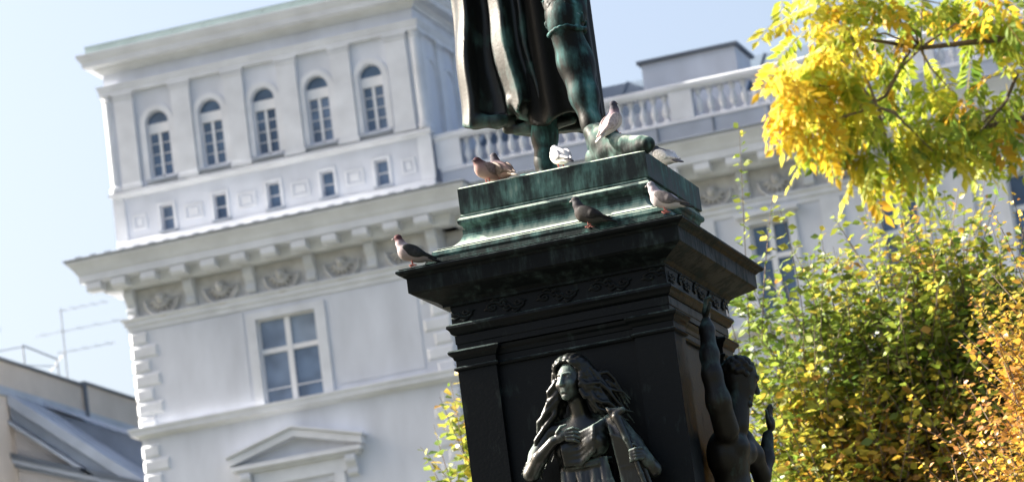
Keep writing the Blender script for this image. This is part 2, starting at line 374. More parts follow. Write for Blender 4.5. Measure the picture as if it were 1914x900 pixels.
part('wing_architrave', MB().extr([(-0.1, 25.56), (0.05, 25.56), (0.06, 25.7), (0.12, 25.72), (0.13, 25.84), (0.2, 25.9), (0.2, 25.95), (-0.1, 25.95)], TX1+0.02, WX1, Tw), M['trim'], pal)
part('wing_flashing', MB().extr([(0.7, 27.9), (1.37, 27.79), (1.39, 27.83), (1.36, 27.86), (0.62, 28.0)], TX1+0.02, WX1, Tw), M['zinc_dark'], pal)
# snow guard clips on the tower cornice edge
clip_me = MB().box(-0.11, 0.11, -0.02, 0.02, 0, 0.035).mesh('clip')
for k in range(25): link('snow_guard', clip_me, M['zinc_dark'], (TX0-0.9+k*0.49, FY-1.27, 27.872), pal)
# modillions, consoles, medallions
mod_me = MB().extr([(0.0, -0.27), (0.38, -0.27), (0.44, -0.2), (0.44, 0), (0.0, 0)], -0.235, 0.235, lambda s, d, z: (s, -d, z)).mesh('modillion')
con_prof = [(0, 0), (0.34, 0), (0.37, -0.10), (0.36, -0.22), (0.30, -0.32), (0.21, -0.42), (0.17, -0.55), (0.20, -0.64), (0.19, -0.74), (0.12, -0.80), (0, -0.82)]
cm = MB().extr(con_prof, -0.15, 0.15, lambda s, d, z: (s, -d, z))
for e in (-0.1, 0.0, 0.1): cm.extr([(d*1.0+0.02, z*0.94-0.02) for d, z in con_prof], e-0.025, e+0.025, lambda s, d, z: (s, -d, z))
con_me = cm.mesh('console')
mm = MB()
ang = [math.pi*(1.0+k/14) for k in range(15)]
mm.tube([(0.52*math.cos(t), -0.05, -0.12+0.52*math.sin(t)) for t in ang], 0.06, 6)
mm.tube([(0.40*math.cos(t), -0.04, -0.12+0.40*math.sin(t)) for t in ang], 0.03, 5)
for k in range(7):
    t = math.pi*(1.07+0.86*k/6)
    mm.tube([(0.12*math.cos(t), -0.08, -0.14+0.12*math.sin(t)), (0.36*math.cos(t), -0.05, -0.14+0.36*math.sin(t))], [0.07, 0.03], 5)
mm.lathe([(0.01, -0.2), (0.12, -0.16), (0.15, -0.02), (0.13, 0.1), (0.01, 0.16)], 8, (0, -0.06, -0.1))
med_me = mm.mesh('medallion', True)
sp_me = MB().box(-0.34, 0.34, -0.035, 0, -0.36, 0.36).mesh('frieze_panel')
def frieze_run(y, x0, x1, n, proud=0.0):
    st = (x1-x0)/(n-1)
    for k in range(n):
        x = x0+k*st
        link('modillion', mod_me, M['trim'], (x, y-0.58, 27.12), pal)
        if k % 2 == 0: link('console', con_me, M['trim'], (x, y, 26.81), pal)
        if k % 2 == 1: link('medallion', med_me, M['ornament'], (x, y, 26.52), pal, scale=(1.05, 1.7, 1.0))
frieze_run(FY, TX0+0.2, TX1-0.2, 11)
for k, x in enumerate((TX0-0.62,)): link('modillion', mod_me, M['trim'], (x, FY-0.58, 27.12), pal)
frieze_run(WY, TX1+1.55-0.97*0, TX1+1.55+0.975*28, 29)
box_part('frieze_band', Tf, M['ornament'], TX0+0.02, TX1-0.02, 0, 0.03, 25.96, 26.8)
box_part('frieze_band', Tw, M['ornament'], TX1+0.02, WX1, 0, 0.03, 25.96, 26.8)
# quoins
def quoin_mesh(wd, h=0.40, sg=1):
    d = 0.055; c = 0.07
    v = [(0, 0, 0), (sg*wd, 0, 0), (sg*wd, 0, h), (0, 0, h), (sg*0.10-sg*d, -d, c), (sg*(wd-c), -d, c), (sg*(wd-c), -d, h-c), (sg*0.10-sg*d, -d, h-c),
         (-sg*d, -d+0.115, c), (-sg*d, -d+0.115, h-c), (-sg*0.0, 0.5, 0), (-sg*0.0, 0.5, h), (-sg*d, 0.45, c), (-sg*d, 0.45, h-c)]
    f = [(4, 5, 6, 7), (0, 1, 5, 4), (1, 2, 6, 5), (2, 3, 7, 6), (4, 7, 9, 8), (0, 4, 8), (3, 9, 7), (8, 9, 13, 12), (0, 8, 12, 10), (3, 11, 13, 9), (10, 12, 13, 11)]
    return MB().add(v, f).mesh('quoin')
qm = {(w_, s): quoin_mesh(w_, 0.40, s) for w_ in (0.58, 0.86) for s in (1, -1)}
for i in range(20):
    z = 25.12-0.44*i
    if 22.1 < z+0.2 < 22.65: continue
    for x, s in ((TX0, 1), (TX1, -1)): link('quoin', qm[(0.86 if i % 2 else 0.58, s)], M['trim'], (x, FY, z), pal)
# flat raised panels either side of the big window
for a, b in ((-36.25, -33.52), (-30.72, -27.92)):
    mb = MB(); t = 0.05; z0, z1 = 22.75, 25.47
    mb.box(a, b, 0, 0.022, z0, z1, Tf)
    part('wall_panel', mb, M['stucco'], pal)
mb = MB()
for a, b, c, e in ((-33.40, MAINW[0]-0.004, 22.56, 25.40), (MAINW[1]+0.004, -30.86, 22.56, 25.40), (MAINW[0]-0.004, MAINW[1]+0.004, 25.185, 25.40)): mb.box(a, b, 0, 0.06, c, e, Tf)
part('window_surround', mb, M['trim'], pal)
def casement(T, x0, x1, z0, z1, tr, bar=True, mat='glass_curtain', guard=True):
    xm = (x0+x1)/2; fr = MB(); A, B = -0.21, -0.12
    fr.box(x0, x0+0.06, A, B, z0, z1, T); fr.box(x1-0.06, x1, A, B, z0, z1, T); fr.box(xm-0.085, xm+0.085, A, B+0.03, z0, z1, T)
    for a, b in ((x0+0.06, xm-0.085), (xm+0.085, x1-0.06)):
        fr.box(a, b, A, B, z0, z0+0.05, T); fr.box(a, b, A, B, z1-0.05, z1, T); fr.box(a, b, A, B+0.015, tr-0.075, tr+0.075, T)
    w_ = part('window', fr, M['white_paint'], pal)
    for a, b in ((x0+0.05, xm-0.08), (xm+0.08, x1-0.05)):
        for c, e in ((z0+0.04, tr-0.07), (tr+0.07, z1-0.04)):
            part('pane', MB().add([T(a, -0.18, c), T(b, -0.18, c), T(b, -0.18, e), T(a, -0.18, e)], [(0, 1, 2, 3)]), M[mat if rnd.random() < 0.5 else rnd.choice(('glass_c', 'glass_d') if mat == 'glass_curtain' else ('glass_b', 'glass_c'))], w_)
    if guard: part('guard_bar', MB().box(x0, x1, -0.10, -0.075, z0+0.42, z0+0.45, T), M['white_paint'], w_)
    return w_
casement(Tf, *MAINW, 24.18)
casement(Tf, *LOWW, 18.6)
# pediment over the window below
PX = -32.24; ped = MB()
def rake(mb, x0, z0, x1, z1, th, d): mb.add([Tf(x0, 0, z0), Tf(x1, 0, z1), Tf(x1, 0, z1+th), Tf(x0, 0, z0+th), Tf(x0, d, z0), Tf(x1, d, z1), Tf(x1, d, z1+th), Tf(x0, d, z0+th)],
    [(4, 5, 6, 7), (0, 1, 5, 4), (3, 7, 6, 2), (0, 4, 7, 3), (1, 2, 6, 5)])
rake(ped, PX-2.16, 20.82, PX+0.0, 21.40, 0.24, 0.36); rake(ped, PX+2.16, 20.82, PX-0.0, 21.40, 0.24, 0.363)
rake(ped, PX-2.22, 21.06, PX+0.0, 21.655, 0.07, 0.44); rake(ped, PX+2.22, 21.06, PX-0.0, 21.655, 0.07, 0.443)
ped.box(PX-2.1, PX+2.1, 0, 0.355, 20.66, 20.80, Tf); ped.box(PX-2.0, PX+2.0, 0, 0.22, 20.56, 20.655, Tf)
pd = part('pediment', ped, M['trim'], pal)
box_part('lintel', Tf, M['trim'], PX-1.5, PX+1.5, 0, 0.10, 20.12, 20.555)
for s in (-1, 1):
    box_part('jamb', Tf, M['trim'], *sorted((PX+s*1.10, PX+s*1.42)), 0, 0.12, 16.2, 20.115)
    link('bracket', con_me, M['ornament'], (PX+s*1.70, FY, 20.55), pal, scale=(1.1, 0.8, 0.75))
# ---- wing
WC = [-17.05+3.84*k for k in range(-2, 6)]
ww = MB(); hs = [(x-0.6, x+0.6, 22.55, 25.2) for x in WC]+[(x-0.6, x+0.6, 17.0, 20.0) for x in WC]
wall_holes(ww, Tw, TX1, WX1, 0, 28.0, hs)
ww.add([(WX1, WY, 0), (WX1, WY+14, 0), (WX1, WY+14, 28), (WX1, WY, 28)], [(0, 1, 2, 3)])
link('wing_wall', ww.mesh('wing_wall', recalc=False), M['stucco'], (0, 0, 0), pal)
for x in WC:
    casement(Tw, x-0.6, x+0.6, 22.55, 25.2, 24.2, mat='glass', guard=False)
    mb = MB()
    for a, b, c, e in ((x-0.82, x-0.604, 22.4, 25.42), (x+0.604, x+0.82, 22.4, 25.42), (x-0.604, x+0.604, 25.205, 25.42)): mb.box(a, b, 0, 0.07, c, e, Tw)
    part('window_surround', mb, M['trim'], pal)
    box_part('window_hood', Tw, M['trim'], x-0.95, x+0.95, 0, 0.3, 25.425, 25.54)
    casement(Tw, x-0.6, x+0.6, 17.0, 20.0, 19.0, mat='glass', guard=False)
    box_part('lesene', Tw, M['trim'], x+1.62, x+2.22, 0, 0.09, 10, 25.55)
part('wing_string_course', MB().extr([(-0.1, 22.0), (0.1, 22.0), (0.28, 22.1), (0.30, 22.28), (-0.1, 22.34)], TX1+0.35, WX1, Tw), M['trim'], pal)
# balustrade on a sheet-metal plinth
part('balustrade_plinth', MB().extr([(-0.2, 27.9), (0.42, 27.9), (0.40, 28.50), (0.40, 28.56), (-0.2, 28.56)], TX1+0.25, WX1, Tw), M['zinc'], pal)
for x in np.arange(TX1+1.9, WX1, 1.72): box_part('plinth_seam', Tw, M['zinc_dark'], x-0.02, x+0.02, 0.40, 0.435, 27.95, 28.56)
part('balustrade_base', MB().extr([(0.0, 28.565), (0.43, 28.565), (0.43, 28.63), (0.38, 28.68), (0.0, 28.68)], TX1+0.25, WX1, Tw), M['trim'], pal)
part('handrail', MB().extr([(0.02, 29.52), (0.40, 29.52), (0.42, 29.56), (0.46, 29.6), (0.47, 29.72), (0.42, 29.76), (0.0, 29.76)], TX1+0.12, WX1, Tw), M['trim'], pal)
piers = [(TX1+0.15, -26.02), (-19.42, -18.72), (-12.1, -11.4), (-4.8, -4.1), (2.5, 3.2)]
for a, b in piers: part('balustrade_pier', MB().box(a, b, 0.0, 0.41, 28.68, 29.52, Tw), M['trim'], pal)
bal_me = MB().lathe([(0.10, 0.0), (0.10, 0.07), (0.06, 0.10), (0.07, 0.16), (0.125, 0.29), (0.11, 0.42), (0.055, 0.58), (0.05, 0.66), (0.085, 0.70), (0.085, 0.74), (0.10, 0.76), (0.10, 0.84)], 8).mesh('baluster', True)
for (a, b), (c, e) in zip(piers[:-1], piers[1:]):
    n = int(round((c-b)/0.345)); st = (c-b)/n
    for k in range(n): link('baluster', bal_me, M['trim'], (b+(k+0.5)*st, WY-0.21, 28.68), pal)
# blind wall behind balusters is the foot of the roof
part('parapet_wall', MB().box(TX1+0.3, WX1, -0.9, -0.55, 27.9, 29.35, Tw), M['stucco'], pal)
part('roof', MB().add([(TX1, WY+1.6, 28.4), (WX1, WY+1.6, 28.4), (WX1, WY+6.5, 32.0), (TX1, WY+6.5, 32.0), (WX1, WY+13, 28.4), (TX1, WY+13, 28.4)], [(0, 1, 2, 3), (3, 2, 4, 5), (1, 4, 2), (0, 3, 5)]), M['slate_blue'], pal)
rb_me = MB().extr([(0, 0), (0.03, 0.04), (4.9, 3.64), (4.9, 3.6)], -0.02, 0.02, lambda s, d, z: (s, d, z)).mesh('seam')
for x in np.arange(-26, WX1, 0.9): link('roof_seam', rb_me, M['slate_blue'], (x, WY+1.6, 28.42), pal)
def chimney(x0, x1, y0, y1, z0, z1):
    c = part('roof_block', MB().box(x0, x1, y0, y1, z0, z1), M['stucco'], pal)
    part('coping', MB().box(x0-0.12, x1+0.12, y0-0.12, y1+0.12, z1, z1+0.10), M['zinc_dark'], c)
chimney(-21.1, -18.1, 84.0, 85.9, 28.9, 31.62)
chimney(-9.4, -6.4, 84.0, 85.9, 28.9, 31.62)
# ------------------------------------------------------------------ neighbouring house left of the tower
nb = thing('neighbouring_house', (-55, 112, 0), 'beige house with a grey sheet-metal lean-to roof and long firewall left of the tower', 'building')
def slope_z(x): return 29.75+(x+52.8)*-0.82
for a, b, zt in ((101.0, 111.2, 31.0), (111.25, 124.0, 31.12)):
    fw_ = part('firewall', MB().box(-53.6, -52.8, a, b, 0, zt), M['beige_wall'], nb)
    part('coping', MB().box(-53.7, -52.68, a, b, zt, zt+0.08), M['zinc_dark'], fw_)
part('firewall_strip', MB().box(-52.795, -52.7, 101, 124, 29.6, 29.95), M['zinc'], nb)
part('downpipe', MB().tube([(-52.68, 111.2, 31.05), (-52.66, 111.2, 29.5)], 0.09, 8), M['zinc_dark'], nb)
x0, x1, y0, y1 = -52.75, -45.4, 104.3, 124.0
part('lean_to_roof', MB().add([(x0, y0, slope_z(x0)), (x1, y0, slope_z(x1)), (x1, y1, slope_z(x1)), (x0, y1, slope_z(x0)), (x0, y0, slope_z(x0)-0.12), (x1, y0, slope_z(x1)-0.12), (x1, y1, slope_z(x1)-0.12), (x0, y1, slope_z(x0)-0.12)],
    [(0, 1, 2, 3), (4, 7, 6, 5), (0, 4, 5, 1), (1, 5, 6, 2), (2, 6, 7, 3), (3, 7, 4, 0)]), M['zinc'], nb)
for k in range(24):
    y = y0+0.4+k*0.82
    part('roof_seam', MB().add([(x0, y, slope_z(x0)+0.002), (x1, y, slope_z(x1)+0.002), (x1, y+0.05, slope_z(x1)+0.002), (x0, y+0.05, slope_z(x0)+0.002), (x0, y, slope_z(x0)+0.06), (x1, y, slope_z(x1)+0.06), (x1, y+0.05, slope_z(x1)+0.06), (x0, y+0.05, slope_z(x0)+0.06)],
        [(0, 1, 5, 4), (3, 7, 6, 2), (4, 5, 6, 7)]), M['zinc'], nb)
def rakeb(name, yy, t0, t1, d, mat):
    part(name, MB().add([(x0, yy, slope_z(x0)-t0), (x1, yy, slope_z(x1)-t0), (x1, yy, slope_z(x1)-t1), (x0, yy, slope_z(x0)-t1), (x0, yy+d, slope_z(x0)-t0), (x1, yy+d, slope_z(x1)-t0), (x1, yy+d, slope_z(x1)-t1), (x0, yy+d, slope_z(x0)-t1)],
        [(0, 1, 2, 3), (4, 7, 6, 5), (0, 4, 5, 1), (3, 2, 6, 7)]), mat, nb)
rakeb('rake_flashing', 104.0, -0.03, 0.45, 0.28, M['zinc'])
rakeb('rake_shadow_strip', 104.15, 0.46, 1.0, 0.3, M['zinc_mid'])  # strip standing in for the shade under the rake flashing
rakeb('rake_moulding', 103.9, 1.05, 1.2, 0.6, M['zinc'])
part('gable_wall', MB().add([(x0-1, 104.5, 0), (x1, 104.5, 0), (x1, 104.5, slope_z(x1)-0.13), (x0, 104.5, slope_z(x0)-0.13), (x0-1, 104.5, slope_z(x0)-0.13)], [(0, 1, 2, 3, 4)]), M['grey_render'], nb)
def ledge(name, dz, th, y0_, mat):
    a, b = (-53.4, 27.64+dz), (-46.2, 24.9+dz)
    part(name, MB().add([(a[0], y0_, a[1]), (b[0], y0_, b[1]), (b[0], y0_, b[1]-th), (a[0], y0_, a[1]-th), (a[0], 104.49, a[1]), (b[0], 104.49, b[1]), (b[0], 104.49, b[1]-th), (a[0], 104.49, a[1]-th)], [(0, 1, 2, 3), (0, 4, 5, 1), (3, 2, 6, 7), (0, 3, 7, 4), (1, 5, 6, 2)]), mat, nb)
ledge('gable_flashing', 0.0, 0.22, 103.9, M['zinc_dark']); ledge('gable_coping', -0.225, 0.16, 103.98, M['zinc']); ledge('gable_shadow_strip', -0.39, 0.14, 104.2, M['zinc_mid'])
part('side_wall', MB().box(x1-0.5, x1-0.2, 104.5, 124, 0, slope_z(x1-0.2)-0.2), M['beige_wall'], nb)
# dormer running out of the roof
d0, d1 = 107.0, 109.6
part('dormer', MB().add([(-52.2, d0, slope_z(-52.2)), (-48.6, d0, slope_z(-52.2)-1.7), (-48.6, d0, slope_z(-48.6)), (-52.2, d1, slope_z(-52.2)), (-48.6, d1, slope_z(-52.2)-1.7), (-48.6, d1, slope_z(-48.6))],
    [(0, 2, 1), (3, 4, 5), (1, 2, 5, 4)]), M['zinc_mid'], nb)
part('dormer_roof', MB().add([(-52.5, d0-0.2, slope_z(-52.5)+0.16), (-48.3, d0-0.2, slope_z(-52.2)-1.76), (-48.3, d1+0.2, slope_z(-52.2)-1.76), (-52.5, d1+0.2, slope_z(-52.5)+0.16), (-52.5, d0-0.2, slope_z(-52.5)+0.06), (-48.3, d0-0.2, slope_z(-52.2)-1.86), (-48.3, d1+0.2, slope_z(-52.2)-1.86), (-52.5, d1+0.2, slope_z(-52.5)+0.06)],
    [(0, 1, 2, 3), (4, 7, 6, 5), (0, 4, 5, 1), (1, 5, 6, 2), (2, 6, 7, 3)]), M['zinc'], nb)
dw = part('dormer_window', MB().box(-48.59, -48.5, d0+0.3, d1-0.3, slope_z(-48.6)+0.2, slope_z(-48.6)+1.0), M['white_paint'], nb)
part('pane', MB().box(-48.495, -48.48, d0+0.45, d1-0.45, slope_z(-48.6)+0.28, slope_z(-48.6)+0.92), M['glass'], dw)
# television antenna on the firewall
an = thing('television_antenna', (-53.1, 110.6, 31.05), 'tall thin mast antenna with crossbars standing on the beige firewall', 'antenna')
part('mast', MB().tube([(-53.1, 110.6, 31.05), (-53.1, 110.6, 34.1)], 0.026, 6), M['antenna'], an)
for z, a, b in ((34.05, -53.2, -51.0), (33.2, -54.3, -50.4), (32.35, -53.5, -50.9)):
    cb = part('crossbar', MB().tube([(a, 110.6, z), (b, 110.6, z)], 0.013, 5), M['antenna'], an)
    for k in range(5):
        x = a+(b-a)*(k+0.5)/5; part('element', MB().tube([(x, 110.3, z+0.02), (x, 110.9, z+0.02)], 0.009, 4), M['antenna'], cb)
part('brace', MB().tube([(-53.1, 110.6, 32.35), (-53.8, 110.6, 31.7)], 0.015, 5), M['antenna'], an)
rk = thing('pipe_frame', (-53.2, 107, 31.05), 'low blue-grey pipe frame bolted to the firewall left of the antenna', 'frame')
part('post', MB().tube([(-53.2, 106.9, 31.05), (-53.2, 106.9, 32.1)], 0.035, 6), M['antenna'], rk)
part('post', MB().tube([(-53.2, 110.0, 31.05), (-53.2, 110.0, 32.0)], 0.035, 6), M['antenna'], rk)
part('rail', MB().tube([(-53.2, 106.9, 32.1), (-53.2, 110.0, 32.0)], 0.035, 6), M['antenna'], rk)
part('rail', MB().tube([(-53.2, 106.9, 31.3), (-53.2, 109.9, 31.7)], 0.022, 6), M['antenna'], rk)
part('stay', MB().tube([(-53.2, 106.9, 32.05), (-53.2, 103.6, 31.3)], 0.022, 6), M['antenna'], rk)
part('stay', MB().tube([(-53.2, 105.0, 32.5), (-53.2, 103.6, 31.2)], 0.022, 6), M['antenna'], rk)
# ------------------------------------------------------------------ sculpting kit: signed distance field + surface nets
class Sculpt:
    def __init__(s, lo, hi, h):
        s.h = h; s.lo = np.array(lo, float)
        s.n = np.ceil((np.array(hi, float)-s.lo)/h).astype(int)+1
        s.V = np.full(s.n, 1.0, np.float32)
    def _sub(s, lo, hi, m):
        a = np.clip(np.floor((np.array(lo)-m-s.lo)/s.h).astype(int), 0, s.n-1); b = np.clip(np.ceil((np.array(hi)+m-s.lo)/s.h).astype(int)+1, 0, s.n)
        sl = tuple(slice(i, j) for i, j in zip(a, b))
        ax = [(s.lo[i]+s.h*np.arange(a[i], b[i])).astype(np.float32) for i in range(3)]
        return sl, (ax[0][:, None, None], ax[1][None, :, None], ax[2][None, None, :])
    def op(s, fn, lo, hi, k=0.02, mode='add'):
        sl, P = s._sub(lo, hi, k+3*s.h)
        V = s.V[sl]
        if V.size == 0: return s
        d = np.broadcast_to(fn(*P), V.shape).astype(np.float32)
        if mode == 'add':
            t = np.clip(0.5+0.5*(V-d)/k, 0, 1) if k > 0 else (V > d).astype(np.float32)
            s.V[sl] = V*(1-t)+d*t-k*t*(1-t)
        else:
            d = -d; t = np.clip(0.5-0.5*(V-d)/k, 0, 1)
            s.V[sl] = V*(1-t)+d*t+k*t*(1-t)
        return s
    def cap(s, a, b, ra, rb, k=0.02, mode='add'):
        a = np.array(a, float); b = np.array(b, float); ab = b-a; L = float(ab@ab)+1e-9
        def fn(x, y, z):
            t = np.clip(((x-a[0])*ab[0]+(y-a[1])*ab[1]+(z-a[2])*ab[2])/L, 0, 1)
            return np.sqrt((x-a[0]-t*ab[0])**2+(y-a[1]-t*ab[1])**2+(z-a[2]-t*ab[2])**2)-(ra+(rb-ra)*t)
        r = max(ra, rb); return s.op(fn, np.minimum(a, b)-r, np.maximum(a, b)+r, k, mode)
    def poly(s, pts, rad, k=0.02):
        if not hasattr(rad, '__len__'): rad = [rad]*len(pts)
        for i in range(len(pts)-1): s.cap(pts[i], pts[i+1], rad[i], rad[i+1], k)
        return s
    def ell(s, c, r, k=0.02, R=None, mode='add'):
        c = np.array(c, float); r = np.array(r, float); R = np.eye(3) if R is None else np.array(R, float)   # rows of R = local axes
        def fn(x, y, z):
            q = [(x-c[0])*R[i, 0]+(y-c[1])*R[i, 1]+(z-c[2])*R[i, 2] for i in range(3)]
            k0 = np.sqrt((q[0]/r[0])**2+(q[1]/r[1])**2+(q[2]/r[2])**2); k1 = np.sqrt((q[0]/r[0]**2)**2+(q[1]/r[1]**2)**2+(q[2]/r[2]**2)**2)
            return k0*(k0-1)/(k1+1e-6)
        m = np.abs(R.T)@r
        return s.op(fn, c-m, c+m, k, mode)
    def mesh(s, name):
        V = s.V; n = s.n
        ins = V < 0
        c = np.zeros(n-1, np.int8)
        for i in (0, 1):
            for j in (0, 1):
                for k in (0, 1): c += ins[i:n[0]-1+i, j:n[1]-1+j, k:n[2]-1+k]
        act = (c > 0) & (c < 8)
        idx = np.argwhere(act); ids = np.full(n-1, -1, np.int64); ids[tuple(idx.T)] = np.arange(len(idx))
        acc = np.zeros((len(idx), 3)); cnt = np.zeros(len(idx))
        corners = [(i, j, k) for i in (0, 1) for j in (0, 1) for k in (0, 1)]
        for a in range(8):
            for ax in range(3):
                if corners[a][ax] == 1: continue
                b = list(corners[a]); b[ax] = 1
                va = V[tuple((idx+corners[a]).T)]; vb = V[tuple((idx+b).T)]
                mk = (va < 0) != (vb < 0)
                t = np.where(mk, va/np.where(mk, va-vb, 1), 0)
                p = np.tile(np.array(corners[a], float), (len(idx), 1)); p[:, ax] += t
                acc += p*mk[:, None]; cnt += mk
        pos = s.lo+(idx+acc/cnt[:, None])*s.h
        quads = []
        for ax in range(3):
            b1, b2 = [(1, 2), (2, 0), (0, 1)][ax]
            sa = [slice(1, n[i]-1) for i in range(3)]; sa[ax] = slice(0, n[ax]-1)
            sb = list(sa); sb[ax] = slice(1, n[ax])
            A = ins[tuple(sa)]; B = ins[tuple(sb)]
            for want, flip in (((A & ~B), False), ((~A & B), True)):
                e = np.argwhere(want)
                if len(e) == 0: continue
                off = np.ones(3, int); off[ax] = 0
                e = e+off
                o1 = np.zeros(3, int); o1[b1] = 1; o2 = np.zeros(3, int); o2[b2] = 1
                q = [ids[tuple((e-o1-o2).T)], ids[tuple((e-o2).T)], ids[tuple(e.T)], ids[tuple((e-o1).T)]]
                if flip: q = q[::-1]
                quads.append(np.stack(q, 1))
        Q = np.concatenate(quads) if quads else np.zeros((0, 4), int)
        Q = Q[(Q >= 0).all(1)]
        me = bpy.data.meshes.new(name)
        me.vertices.add(len(pos)); me.vertices.foreach_set('co', pos.astype(np.float32).ravel())
        me.loops.add(len(Q)*4); me.loops.foreach_set('vertex_index', Q.astype(np.int32).ravel())
        me.polygons.add(len(Q)); me.polygons.foreach_set('loop_start', (np.arange(len(Q))*4).astype(np.int32))
        me.polygons.foreach_set('use_smooth', np.ones(len(Q), bool))
        me.update(calc_edges=True); me.validate()
        return me
def sheet(S, ys, x0, x1, z0f, z1, lo, hi, th=0.025, k=0.02, slope=0.55):
    """cloth: slab following y = ys(x,z), between x0..x1, hem height z0f(x)"""
    def fn(x, y, z):
        d = np.abs(y-ys(x, z))*slope-th
        return np.maximum(np.maximum(d, np.maximum(x0-x, x-x1)*0.9), np.maximum(z0f(x)-z, z-z1)*0.9)
    S.op(fn, lo, hi, k)
def frame(fwd, up=(0, 0, 1)):
    f = np.array(fwd, float); f /= np.linalg.norm(f); r_ = np.cross(f, np.array(up, float)); r_ /= np.linalg.norm(r_); u_ = np.cross(r_, f)
    return r_, u_, f
# ------------------------------------------------------------------ bronze pedestal
pedst = thing('monument_pedestal', (0, 0, 0), 'square dark bronze pedestal with verdigris stepped top carrying the standing statue', 'pedestal')
def ring(name, prof, mat, cx=0.0, cy=0.04, dep=0.0, sub=1, label=None, parent=None):
    """stacked square sections: prof [(half,z)] top to bottom; dep adds depth at the back"""
    v = []; f = []
    for h, z in prof: v += [(cx-h, cy-0.04-h, z), (cx+h, cy-0.04-h, z), (cx+h, cy-0.04+h+dep, z), (cx-h, cy-0.04+h+dep, z)]
    for i in range(len(prof)-1):
        for k in range(4): f.append((i*4+k, i*4+(k+1) % 4, (i+1)*4+(k+1) % 4, (i+1)*4+k))
    f += [(3, 2, 1, 0), tuple(range(len(v)-4, len(v)))]
    return part(name, MB().add(v, f), mat, parent or pedst, label=label)
def curve(a, b, n, bulge):
    out = []
    for i in range(n+1):
        t = i/n; out.append((a[0]+(b[0]-a[0])*t+bulge*math.sin(math.pi*t), a[1]+(b[1]-a[1])*t))
    return out
ring('plinth', [(0.650, 7.515), (0.664, 7.505), (0.664, 7.335), (0.655, 7.33)], M['patina'], 0.06, 0.04, label='verdigris top block with dark vertical runs')
ring('torus', [(0.655, 7.33), (0.66, 7.318), (0.66, 7.308), (0.672, 7.300), (0.679, 7.288), (0.679, 7.272), (0.672, 7.260), (0.655, 7.252), (0.650, 7.235), (0.64, 7.228)], M['patina'], 0.05)
cav = [(0.642, 7.228), (0.641, 7.212)]+[(0.641+0.142*(1-math.cos(math.pi/2*t)), 7.212-0.115*math.sin(math.pi/2*t)) for t in [i/10 for i in range(1, 11)]]+[(0.79, 7.094), (0.79, 7.085)]
ring('cavetto', cav, M['patina'], 0.03)
ring('base_step', [(0.795, 7.085), (0.81, 7.078), (0.815, 7.052), (0.81, 7.034), (0.70, 7.03)], M['patina'], 0.02)
ring('cornice_slope', [(0.80, 7.034), (0.83, 7.03), (0.84, 7.0), (0.985, 6.965), (0.90, 6.955)], M['dusky'], 0.0, dep=0.1)
ring('cornice', [(0.90, 6.957), (0.992, 6.957), (1.0, 6.950), (1.0, 6.938), (0.985, 6.925), (0.965, 6.918), (0.953, 6.905), (0.945, 6.90), (0.945, 6.806), (0.935, 6.80), (0.93, 6.795), (0.80, 6.735), (0.775, 6.715), (0.775, 6.70), (0.70, 6.70)], M['fascia'], 0.0, dep=0.1)
ring('frieze', [(0.75, 6.705), (0.752, 6.58)], M['bronze'], 0.02)
# running scroll ornament of the frieze
sc = MB()
pts = [(0.062*math.exp(-0.17*t)*math.cos(t), 0, 0.045*math.exp(-0.17*t)*math.sin(t)) for t in [i*0.45 for i in range(26)]]
sc.tube([(0.105, 0, -0.03), (0.09, 0, 0.01)]+pts, [0.006]+[0.011]*8+[0.009]*19, 5)
for t in (0.6, 1.7, 3.4): sc.tube([(0.06*math.cos(t), 0, 0.045*math.sin(t)), (0.06*math.cos(t)+0.035, -0.004, 0.05*math.sin(t)+0.012), (0.06*math.cos(t)+0.06, 0, 0.045*math.sin(t)-0.006)], [0.006, 0.013, 0.003], 5)
scm = sc.mesh('scroll', True)
for k in range(8):
    link('scroll', scm, M['bronze'], (0.02-0.64+k*0.183, -0.758, 6.643), pedst, scale=(1 if k % 2 else -1, 0.5, 0.9 if k % 2 else -0.9))
    link('scroll', scm, M['bronze'], (0.778, -0.60+k*0.183, 6.643), pedst, rot=(0, 0, math.pi/2), scale=(1 if k % 2 else -1, 0.5, 0.9 if k % 2 else -0.9))
ring('architrave_crown', [(0.70, 6.583), (0.765, 6.58), (0.785, 6.568), (0.788, 6.552), (0.772, 6.535), (0.765, 6.515), (0.752, 6.505), (0.70, 6.50)], M['bronze'], 0.02)
ring('architrave', [(0.70, 6.503), (0.746, 6.50), (0.746, 6.445), (0.740, 6.44), (0.740, 6.405), (0.70, 6.40)], M['bronze'], 0.02)
ring('shaft', [(0.695, 6.402), (0.70, 6.39), (0.70, 4.55)], M['bronze'], 0.02)
ring('panel_moulding', [(0.68, 6.40), (0.735, 6.395), (0.73, 6.375), (0.715, 6.36), (0.712, 6.335), (0.705, 6.33), (0.705, 6.29), (0.722, 6.285), (0.728, 6.275), (0.722, 6.262), (0.68, 6.26)], M['bronze'], 0.02)
